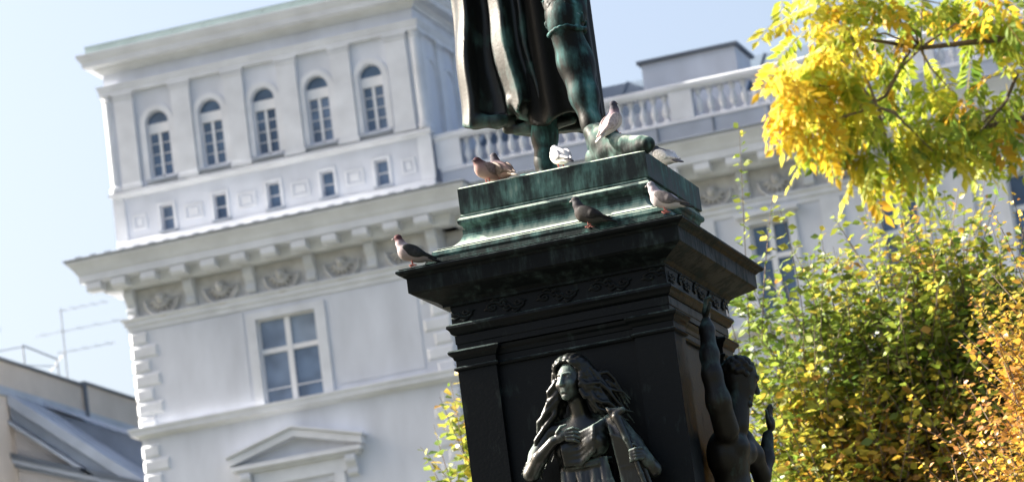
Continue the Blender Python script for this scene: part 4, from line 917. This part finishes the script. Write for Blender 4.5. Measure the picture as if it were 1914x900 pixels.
def pigeon(pos, ang, hunch, cols, wingc, tailc, label, tilt=0.0):
    body, tail, wings, beak, eyes, legs = PM[hunch]
    o = thing('pigeon', pos, label, 'pigeon', 'pigeons perched on the monument')
    o.rotation_euler = (0, -tilt, ang); o.scale = (0.86,)*3
    fm = feather('feathers', *cols); wm = plain('wing_feathers', wingc, 0.6, 0, 0.35, 60); tm_ = plain('tail_feathers', tailc, 0.6, 0, 0.3, 50)
    for q_ in (wm, tm_): q_.node_tree.nodes['Principled BSDF'].inputs['Specular IOR Level'].default_value = 0.12
    def kid(name, me, mat, sc=None):
        k = bpy.data.objects.new(name, me.copy()); k.data.materials.clear(); k.data.materials.append(mat); col.objects.link(k); k.parent = o; k.location = (0, 0, 0 if name == 'leg' else -0.02)
    kid('body', body, fm); kid('tail', tail, tm_); kid('beak', beak, M['beak'])
    for w_ in wings: kid('wing', w_, wm)
    for e in eyes: kid('eye', e, M['eye'])
    for e in legs: kid('leg', e, M['leg_red'])
    return o
P_ = math.pi
grey = ((0.07, 0.07, 0.09), (0.20, 0.13, 0.17), (0.34, 0.32, 0.34), 0.80)
pigeon((-0.885, -0.95, 6.981), P_+0.22, False, ((0.07, 0.03, 0.035), (0.34, 0.28, 0.30), (0.20, 0.17, 0.17), 0.84), (0.018, 0.02, 0.022), (0.02, 0.02, 0.022), 'dark-winged pigeon with pale chest standing alone at the left end of the cornice', 0.0)
pigeon((-0.40, -0.60, 7.517), P_+0.95, True, ((0.06, 0.03, 0.035), (0.22, 0.14, 0.135), (0.30, 0.20, 0.18), 0.66), (0.17, 0.12, 0.11), (0.2, 0.15, 0.13), 'smaller reddish pigeon huddled at the left of the pair on the top block')
pigeon((-0.31, -0.56, 7.517), P_-0.75, False, ((0.05, 0.045, 0.055), (0.12, 0.085, 0.10), (0.24, 0.16, 0.13), 0.78), (0.12, 0.09, 0.075), (0.42, 0.36, 0.30), 'larger brown pigeon leaning over its smaller neighbour on the top block')
pigeon((0.12, -0.60, 7.517), P_*0.72, True, ((0.45, 0.45, 0.47), (0.58, 0.58, 0.58), (0.62, 0.60, 0.57), 0.8), (0.34, 0.34, 0.36), (0.03, 0.03, 0.035), 'white and grey pigeon crouched beside the heel of the statue')
pigeon((0.49, -0.47, 7.70), 1.0, False, ((0.05, 0.05, 0.065), (0.22, 0.16, 0.19), (0.60, 0.52, 0.48), 0.80), (0.42, 0.34, 0.33), (0.5, 0.45, 0.42), 'pale pinkish pigeon perched on the shoe of the statue', 0.3)
pigeon((0.69, -0.06, 7.505), P_*0.80, True, ((0.03, 0.035, 0.045), (0.06, 0.065, 0.08), (0.66, 0.63, 0.62), 0.76), (0.62, 0.60, 0.60), (0.12, 0.12, 0.14), 'white-winged pigeon with dark head on the right edge of the top block')
pigeon((0.86, -0.86, 7.02), P_-0.05, False, ((0.22, 0.21, 0.23), (0.36, 0.30, 0.33), (0.40, 0.36, 0.36), 0.88), (0.10, 0.09, 0.095), (0.03, 0.03, 0.032), 'grey pigeon with dark wings standing at the right front corner of the cornice')
pigeon((0.33, -0.845, 7.027), P_-0.12, False, ((0.04, 0.04, 0.045), (0.03, 0.026, 0.03), (0.045, 0.04, 0.036), 0.80), (0.016, 0.015, 0.016), (0.012, 0.012, 0.012), 'sooty dark pigeon standing mid-way along the front of the cornice')
# ------------------------------------------------------------------ foliage
LEAF_V = np.array([(0, 0, 0), (0.45, 0.35, 0.07), (0.45, -0.35, 0.07), (0.5, 0, -0.03), (1, 0, -0.04), (0.18, 0.2, 0.03), (0.18, -0.2, 0.03)])
LEAF_F = [(0, 6, 3), (6, 2, 3), (2, 4, 3), (4, 1, 3), (1, 5, 3), (5, 0, 3)]
def np_mesh(name, V, F3, Cc=None, smooth=False):
    me = bpy.data.meshes.new(name)
    me.vertices.add(len(V)); me.vertices.foreach_set('co', np.asarray(V, np.float32).ravel())
    F3 = np.asarray(F3, np.int32); k = F3.shape[1]
    me.loops.add(len(F3)*k); me.loops.foreach_set('vertex_index', F3.ravel())
    me.polygons.add(len(F3)); me.polygons.foreach_set('loop_start', (np.arange(len(F3))*k).astype(np.int32))
    me.update(calc_edges=True)
    if Cc is not None:
        at = me.color_attributes.new('Col', 'FLOAT_COLOR', 'POINT')
        at.data.foreach_set('color', np.concatenate([Cc, np.ones((len(Cc), 1))], 1).astype(np.float32).ravel())
    return me
def norm(a): return a/(np.linalg.norm(a, axis=-1, keepdims=True)+1e-9)
def leaf_frames(D, N):
    D = norm(D); N = norm(N-D*(D*N).sum(1, keepdims=True)); B = np.cross(N, D)
    return np.stack([D, B, N], 2)        # columns
def leaves_mesh(name, P, Fm, size, colr, LV=LEAF_V, LF=LEAF_F):
    n = len(P); m = len(LV)
    V = np.einsum('nij,mj->nmi', Fm, LV)*size[:, None, None]+P[:, None, :]
    F = (np.array(LF)[None]+(np.arange(n)*m)[:, None, None]).reshape(-1, 3)
    return np_mesh(name, V.reshape(-1, 3), F, np.repeat(colr, m, 0))
def in_view(P, margin=20):
    q = P-CAM; z = q@FWD; x = 957+7000*(q@RGT)/z; y = 450-7000*(q@UPV)/z
    return (x > -margin) & (x < 1914+margin) & (y > -margin) & (y < 900+margin), z, x, y
def palette(n, cols, wts, jit=0.2):
    c = np.array(cols)[nrg.choice(len(cols), n, p=np.array(wts)/sum(wts))]
    return np.clip(c*(1+jit*nrg.normal(size=(n, 1)))*(1+0.06*nrg.normal(size=(n, 3))), 0.004, 0.9)

def shrub_tree(name, label, cat, base, height, ells, n_shoots, leaf, cols, wts, group=None, seed=1, spires=(), tall=0.0, n_parts=300, spacing=0.062):
    """tall multi-stemmed shrub tree: trunk and limbs, upright shoots, ovate leaves set along the shoots"""
    LM = M['glossy_leaf']; r_ = np.random.default_rng(seed); t = thing(name, base, label, cat, group)
    base = np.array(base, float)
    E = np.array([e[:3] for e in ells]); Rr = np.array([e[3:6] for e in ells])
    vol = Rr.prod(1); ce = (E*vol[:, None]).sum(0)/vol.sum()
    mb = MB()
    fork = base+np.array([0, 0, min(2.2, height*0.3)])
    mb.tube([base, base+(0.03, 0.02, 0.8), fork], [0.20, 0.15, 0.13], 8)
    part('trunk', mb, M['bark'], t)
    for e in range(len(ells)):
        lm = MB(); tip = E[e]+np.array([0, 0, 0.2*Rr[e, 2]]); mid = (fork+tip)/2+np.array([r_.normal()*0.15, r_.normal()*0.15, 0.3])
        lm.tube([fork, mid, tip], [0.11, 0.07, 0.03], 7)
        for k in range(5):
            a = mid+(tip-mid)*r_.random(); b = E[e]+Rr[e]*norm(r_.normal(size=(1, 3)))[0]*0.75; b[2] = max(b[2], a[2]+0.2)
            lm.tube([a, (a+b)/2+r_.normal(size=3)*0.06, b], [0.03, 0.018, 0.007], 5)
        part('limb', lm, M['bark'], t)
    tw = MB(); LP = []; LD = []; LS = []
    starts = []
    for k in range(n_shoots):
        e = r_.choice(len(ells), p=vol/vol.sum()); d = norm(r_.normal(size=(1, 3)))[0]; rad = r_.random()**0.42
        p = E[e]+Rr[e]*d*rad; up = norm(np.array([[d[0]*0.55+r_.normal()*0.28, d[1]*0.55+r_.normal()*0.28, 0.75+r_.random()*0.5]]))[0]
        L = 0.45+0.55*r_.random()
        if rad*d[2] > 0.55: L += tall*r_.random()
        starts.append((p, up, L))
    for (p, q) in spires:
        p = np.array(p, float); q = np.array(q, float); starts.append((p, norm((q-p)[None])[0], float(np.linalg.norm(q-p))))
    for p, up, L in starts:
        bend = r_.normal(size=3)*0.10*L; n = max(4, int(L/spacing)); pts = [p+up*L*u+bend*u*u for u in np.linspace(0, 1, 5)]
        tw.tube(pts, [0.007, 0.006, 0.005, 0.004, 0.002], 4, cap=False)
        az0 = r_.random()*6.28
        for i in range(n):
            u = 0.12+0.88*(i+0.5*r_.random())/n; c = p+up*L*u+bend*u*u
            for s in (0, 1):
                if r_.random() < 0.16: continue
                az = az0+i*1.57+s*math.pi+r_.normal()*0.3
                side = np.array([math.cos(az), math.sin(az), 0.15+r_.normal()*0.35-0.2*(1-u)])
                dr = norm(side[None])[0]; LP.append(c+dr*0.025); LD.append(dr); LS.append(leaf*(0.5+0.75*r_.random())*(1.08-0.35*u))
    part('twigs', tw, M['twig'], t, kind='stuff')
    P = np.array(LP); D = np.array(LD); Sz = np.array(LS)
    N = norm(r_.normal(size=P.shape)*0.55+np.array([-0.15, -0.2, 0.85])); Fm = leaf_frames(D, N)
    # colour patches follow the branches
    fld = np.sin(P[:, 0]*2.1+seed)+np.sin(P[:, 1]*1.9+P[:, 2]*1.3)+np.sin(P[:, 2]*2.9+P[:, 0]*1.1)+r_.normal(size=len(P))*1.6
    order = np.argsort(np.argsort(fld))/len(P); cw = np.cumsum(np.array(wts)/sum(wts)); ci = np.searchsorted(cw, order).clip(0, len(cols)-1)
    Cc = np.array(cols)[ci]; Cc = np.clip(Cc*(1+0.22*r_.normal(size=(len(P), 1)))*(1+0.06*r_.normal(size=(len(P), 3))), 0.004, 0.9)
    vis, z, x, y = in_view(P)
    sel = np.zeros(len(P), bool)
    if n_parts:
        cand = np.where(vis)[0]; cand = cand[np.argsort(z[cand]/Sz[cand])][:n_parts]; sel[cand] = True
        var = {}
        for i in cand:
            key = (int(ci[i]), int(i) % 4)
            if key not in var:
                c = Cc[i]; me = np_mesh('leaf', LEAF_V, LEAF_F, np.repeat(c[None], len(LEAF_V), 0)); me.materials.append(LM); var[key] = me
            o = bpy.data.objects.new('leaf', var[key]); col.objects.link(o); o.parent = t
            F_ = Fm[i]*Sz[i]; q = P[i]-base
            o.matrix_local = Matrix(((F_[0, 0], F_[0, 1], F_[0, 2], q[0]), (F_[1, 0], F_[1, 1], F_[1, 2], q[1]), (F_[2, 0], F_[2, 1], F_[2, 2], q[2]), (0, 0, 0, 1)))
    me = leaves_mesh('foliage', P[~sel], Fm[~sel], Sz[~sel], Cc[~sel])
    link('foliage', me, LM, (0, 0, 0), t, kind='stuff')
    return t

GREEN = [(0.11, 0.165, 0.03), (0.195, 0.265, 0.04), (0.31, 0.355, 0.055), (0.46, 0.41, 0.06), (0.60, 0.42, 0.06), (0.50, 0.28, 0.07)]
ORNG = [(0.14, 0.15, 0.03), (0.32, 0.26, 0.04), (0.52, 0.36, 0.05), (0.50, 0.29, 0.05), (0.40, 0.20, 0.06)]
shrub_tree('autumn_tree', 'upright green and yellow leafy tree close behind the right edge of the pedestal', 'tree', (-1.3, 13.4, 0), 9.5,
    [(-1.25, 13.2, 7.35, 0.85, 1.0, 1.45), (-1.6, 13.4, 5.6, 1.2, 1.3, 1.4), (-0.75, 13.6, 6.6, 0.9, 1.2, 1.5)], 1650, 0.128, GREEN, (3, 4.5, 4, 2.2, 1.0, 0.5), 'autumn trees behind the monument', 3,
    spires=[((-1.85, 12.3, 8.6), (-1.62, 12.1, 10.45)), ((-1.75, 12.4, 8.6), (-1.50, 12.2, 9.9)), ((-1.95, 12.3, 8.3), (-2.0, 12.2, 9.4)), ((-1.3, 12.4, 8.6), (-1.17, 12.3, 9.95)), ((-1.15, 12.4, 8.5), (-0.95, 12.4, 9.6))], tall=0.5)
shrub_tree('autumn_tree', 'broad green and yellow leafy tree in the middle between the pedestal and the orange tree', 'tree', (0.1, 13.8, 0), 9.5,
    [(-0.15, 13.3, 7.55, 0.95, 1.0, 1.55), (0.5, 13.5, 6.4, 1.1, 1.2, 1.7), (0.40, 13.4, 7.75, 0.65, 0.8, 1.0)], 1800, 0.128, GREEN, (3.5, 4.8, 3.8, 1.8, 1.0, 0.5), 'autumn trees behind the monument', 8,
    spires=[((-0.6, 12.8, 8.5), (-0.45, 12.6, 9.75)), ((-0.2, 12.8, 8.6), (-0.08, 12.7, 9.8)), ((0.05, 12.8, 8.6), (0.2, 12.7, 9.7)), ((0.3, 12.9, 8.6), (0.35, 12.8, 9.5))], tall=0.5)
shrub_tree('autumn_tree', 'green leafy tree at the right edge behind the orange tree', 'tree', (1.9, 14.2, 0), 9.0,
    [(1.5, 14.0, 6.8, 1.0, 1.0, 1.6), (2.2, 14.2, 5.8, 1.1, 1.2, 1.5)], 900, 0.125, GREEN, (4, 4, 2.5, 2, 1.2, 1.0), 'autumn trees behind the monument', 12, tall=0.3, n_parts=200)
shrub_tree('autumn_sapling', 'sparse yellow-green sapling showing past the left edge of the pedestal', 'tree', (-4.6, 11.9, 0), 8.4,
    [(-4.5, 11.8, 6.6, 0.40, 0.5, 1.3), (-4.35, 11.9, 7.7, 0.22, 0.4, 0.5)], 150, 0.15, GREEN, (1.5, 3, 3.5, 3, 1.5, 0.5), None, 21,
    spires=[((-4.75, 11.6, 7.3), (-4.80, 11.5, 8.75)), ((-4.85, 11.6, 7.2), (-5.15, 11.5, 8.35)), ((-4.7, 11.6, 7.4), (-4.62, 11.5, 8.8)), ((-4.95, 11.6, 7.1), (-5.05, 11.5, 8.0))], tall=0.1, n_parts=200, spacing=0.085)
shrub_tree('orange_tree', 'orange and rust coloured small-leaved tree in the lower right corner', 'tree', (2.3, 6.9, 0), 7.5,
    [(2.22, 6.6, 6.55, 0.5, 0.6, 0.8), (2.15, 6.7, 5.4, 0.9, 0.9, 1.0), (2.7, 7.0, 6.0, 0.9, 0.9, 1.2)], 950, 0.075, ORNG, (1.4, 2.4, 3.5, 2.8, 1.4), None, 31, tall=0.15, spacing=0.04)

# ------------------------------------------------------------------ ash tree, branches hanging in from the upper right
def pinnate(name, cA, cB, seed, n_pairs=5, L=0.22):
    r_ = np.random.default_rng(seed); P = []; D = []; S_ = []; C_ = []
    for i in range(n_pairs):
        x = L*(0.25+0.68*i/n_pairs); zz = -0.10*L*(x/L)**2
        for s in (-1, 1): P.append((x, s*0.004, zz)); D.append((0.62+0.1*r_.normal(), s*0.8, -0.30+0.15*r_.normal())); S_.append(0.082*(0.8+0.3*r_.random())*(1.08-0.35*abs(i/n_pairs-0.4))); C_.append(r_.random())
    P.append((L*0.95, 0, -0.10*L)); D.append((1, 0, -0.25)); S_.append(0.085); C_.append(r_.random())
    P = np.array(P); D = np.array(D); S_ = np.array(S_); C_ = np.array(C_)[:, None]
    Fm = leaf_frames(D, np.tile((0, 0, 1.0), (len(P), 1))+0.25*r_.normal(size=P.shape))
    cc = np.array(cA)*(1-C_)+np.array(cB)*C_
    LV = LEAF_V*np.array([1, 0.62, 1])
    n = len(P); V = (np.einsum('nij,mj->nmi', Fm, LV)*S_[:, None, None]+P[:, None]).reshape(-1, 3)
    F = (np.array(LEAF_F)[None]+(np.arange(n)*len(LV))[:, None, None]).reshape(-1, 3); Cv = np.repeat(cc, len(LV), 0)
    # rachis as a thin strip
    rv = []; 
    for i in range(5):
        x = L*i/4; z_ = -0.10*L*(x/L)**2; rv += [(x, 0.0018, z_), (x, -0.0018, z_+0.001)]
    rf = []
    for i in range(4): a = len(V)+2*i; rf += [(a, a+1, a+3), (a, a+3, a+2)]
    V = np.concatenate([V, rv]); F = np.concatenate([F, rf]); Cv = np.concatenate([Cv, np.tile((0.3, 0.24, 0.06), (len(rv), 1))])
    return V, F, Cv
GOLD = ((0.62, 0.40, 0.03), (0.72, 0.55, 0.06)); YEL = ((0.52, 0.49, 0.04), (0.66, 0.60, 0.09)); YG = ((0.24, 0.34, 0.03), (0.48, 0.50, 0.06)); GRN = ((0.12, 0.22, 0.035), (0.30, 0.38, 0.06)); OCH = ((0.45, 0.24, 0.03), (0.62, 0.42, 0.03))
PV = []
for ci_, (a, b) in enumerate((GOLD, YEL, YG, GRN, OCH)):
    for k in range(4): PV.append(pinnate('p', a, b, 100+ci_*10+k, 4+k % 3, 0.20+0.02*k))
ash = thing('ash_tree', (6.9, -7.6, 0), 'golden yellow pinnate-leaved tree hanging into the upper right corner', 'tree')
AB = np.array([6.9, -7.6, 0.0])
part('trunk', MB().tube([(6.9, -7.6, 0), (6.88, -7.62, 1.6), (6.8, -7.65, 3.2), (6.85, -7.7, 5.0), (6.9, -7.6, 7.0)], [0.24, 0.19, 0.17, 0.13, 0.06], 10), M['bark'], ash)
def px(x, y, D): return CAM+D*(FWD+RGT*(x-957)/7000+UPV*(450-y)/7000)
# clusters: centre in the air, colour weights (gold, yellow, yellow-green, green, ochre), leaves
CL = []
def cl(x, y, D, w_, n, r=0.125):
    if y > 120: y = 120+(y-120)*0.83-14
    if x < 1600: x = 1600-(1600-x)*0.78; r = 0.10
    CL.append((px(x, y, D), w_, int(n*1.7), r))
Gd, Ye, Mi, Gr = (5, 4, 0.5, 0.1, 1), (1.6, 5, 3, 0.8, 0.3), (0.3, 2.4, 5, 3, 0.4), (0.2, 1, 4, 5, 0.6)
for a in ((1530, 20, 16.1, Ye, 15), (1590, 70, 16.3, Ye, 15), (1520, 120, 15.8, Ye, 14), (1490, 190, 15.9, Gd, 14), (1445, 175, 15.7, Gd, 7), (1478, 245, 15.8, Gd, 11), (1560, 180, 16.0, Ye, 15), (1570, 260, 16.1, Ye, 14),
          (1500, 290, 15.8, Gd, 7), (1550, 320, 16.0, Ye, 9), (1620, 310, 16.0, Mi, 13), (1640, 220, 16.4, Mi, 11), (1650, 140, 16.5, Mi, 9), (1660, 30, 16.3, Mi, 13), (1700, 290, 16.1, Mi, 14), (1760, 270, 16.3, Gr, 13), (1750, 340, 16.0, Ye, 9),
          (1640, 370, 16.0, Ye, 6), (1800, 310, 16.2, Mi, 12), (1850, 270, 16.5, Gr, 13), (1890, 300, 16.2, Gr, 11), (1830, 60, 16.6, Gr, 12), (1880, 30, 16.4, Gr, 14), (1900, 120, 16.3, Mi, 7), (1740, 30, 16.6, Mi, 8), (1780, 200, 16.6, Mi, 7), (1620, 10, 16.1, Ye, 10), (1880, 230, 16.4, Mi, 6),
          (1690, 380, 16.1, Mi, 5), (1770, 10, 16.7, Mi, 8), (1480, 60, 16.0, Ye, 5), (1730, 150, 16.6, Gr, 5)): cl(*a)
inframe = len(CL)
for k in range(150):    # the rest of the crown, above and to the right of the frame
    while True:
        v_ = nrg.normal(size=3); v_ = v_/np.linalg.norm(v_)*nrg.random()**0.4
        q = np.array([6.6, -7.7, 6.3])+v_*np.array([2.3, 2.3, 2.1])
        _, _, vx, vy = in_view(q[None])
        if (vx[0] > 1990 or vy[0] < -90) and q[2] > 4.35: break
    CL.append((q, Mi if k % 3 else Ye, 12, 0.26))
hubs = [px(1720, 90, 16.4), px(1830, 240, 16.3), px(1640, 200, 16.1), px(1990, 60, 16.4), px(1960, 210, 16.3)]
bm_ = MB(); tr_ = np.array([6.83, -7.68, 4.4])
bm_.tube([tr_, (tr_+hubs[3])/2+(0, 0, 0.25), hubs[3], hubs[0], px(1600, 70, 16.2), px(1530, 100, 16.0)], [0.07, 0.04, 0.018, 0.011, 0.007, 0.004], 7)
part('limb', bm_, M['bark'], ash)
bm_ = MB(); bm_.tube([tr_-(0, 0, 0.5), (tr_+hubs[4])/2+(0, 0, 0.0), hubs[4], hubs[1], px(1740, 290, 16.2), px(1680, 350, 16.0)], [0.06, 0.035, 0.016, 0.010, 0.006, 0.003], 7)
part('limb', bm_, M['bark'], ash)
bm_ = MB(); bm_.tube([px(1905, 130, 16.3), px(1880, 190, 16.3), px(1830, 250, 16.2)], [0.009, 0.009, 0.006], 6); bm_.tube([px(1700, 95, 16.4), px(1655, 180, 16.2), px(1560, 230, 16.0), px(1490, 230, 15.8)], [0.009, 0.008, 0.005, 0.003], 6)
part('limb', bm_, M['bark'], ash)
LPn = []; tws = MB()
for j, (c, w_, n, r) in enumerate(CL):
    hb = min(hubs, key=lambda h: np.linalg.norm(h-c)) if j < inframe else np.array([6.86, -7.65, float(np.clip(c[2]-0.9, 3.4, 6.6))])
    tws.tube([hb, (hb+c)/2+nrg.normal(size=3)*0.04+(0, 0, 0.05), c], [0.007 if j < inframe else 0.022, 0.005 if j < inframe else 0.012, 0.002], 5, cap=False)
    od = norm((c-hb)[None])[0]
    for k in range(n):
        p = c+nrg.normal(size=3)*r*np.array([0.62, 0.62, 0.42])+np.array([0, 0, 0.03]); az = nrg.random()*6.28
        d = np.array([math.cos(az), math.sin(az), 0])*0.8+od*0.5+np.array([0, 0, -0.55-0.5*nrg.random()])
        LPn.append((p, norm(d[None])[0], w_, j < inframe))
part('twigs', tws, M['twig'], ash, kind='stuff')
objs = {}; FV = []; FF = []; FC = []; off = 0; cnt = 0
infr = [i for i, q in enumerate(LPn) if q[3]]
vis_, zz_, _, _ = in_view(np.array([q[0] for q in LPn]), 10)
cand = [i for i in np.argsort(zz_) if vis_[i]][:300]; cset = set(int(i) for i in cand)
for i, (p, d, w_, inf) in enumerate(LPn):
    ci_ = nrg.choice(5, p=np.array(w_)/sum(w_)); k = ci_*4+int(nrg.integers(4)); sc_ = 0.58+0.32*nrg.random()
    Fm = leaf_frames(d[None], (np.array([0, 0, 1.0])+0.5*nrg.normal(size=3))[None])[0]*sc_
    V, F, Cv = PV[k]
    if i in cset:
        if k not in objs:
            me = np_mesh('leaf', V, F, Cv); me.materials.append(M['leaf']); objs[k] = me
        o = bpy.data.objects.new('leaf', objs[k]); col.objects.link(o); o.parent = ash; q = p-AB
        o.matrix_local = Matrix(((*Fm[0], q[0]), (*Fm[1], q[1]), (*Fm[2], q[2]), (0, 0, 0, 1)))
    else:
        FV.append(V@Fm.T+p); FF.append(F+off); FC.append(Cv); off += len(V)
link('foliage', np_mesh('foliage', np.concatenate(FV), np.concatenate(FF), np.concatenate(FC)), M['leaf'], (0, 0, 0), ash, kind='stuff')
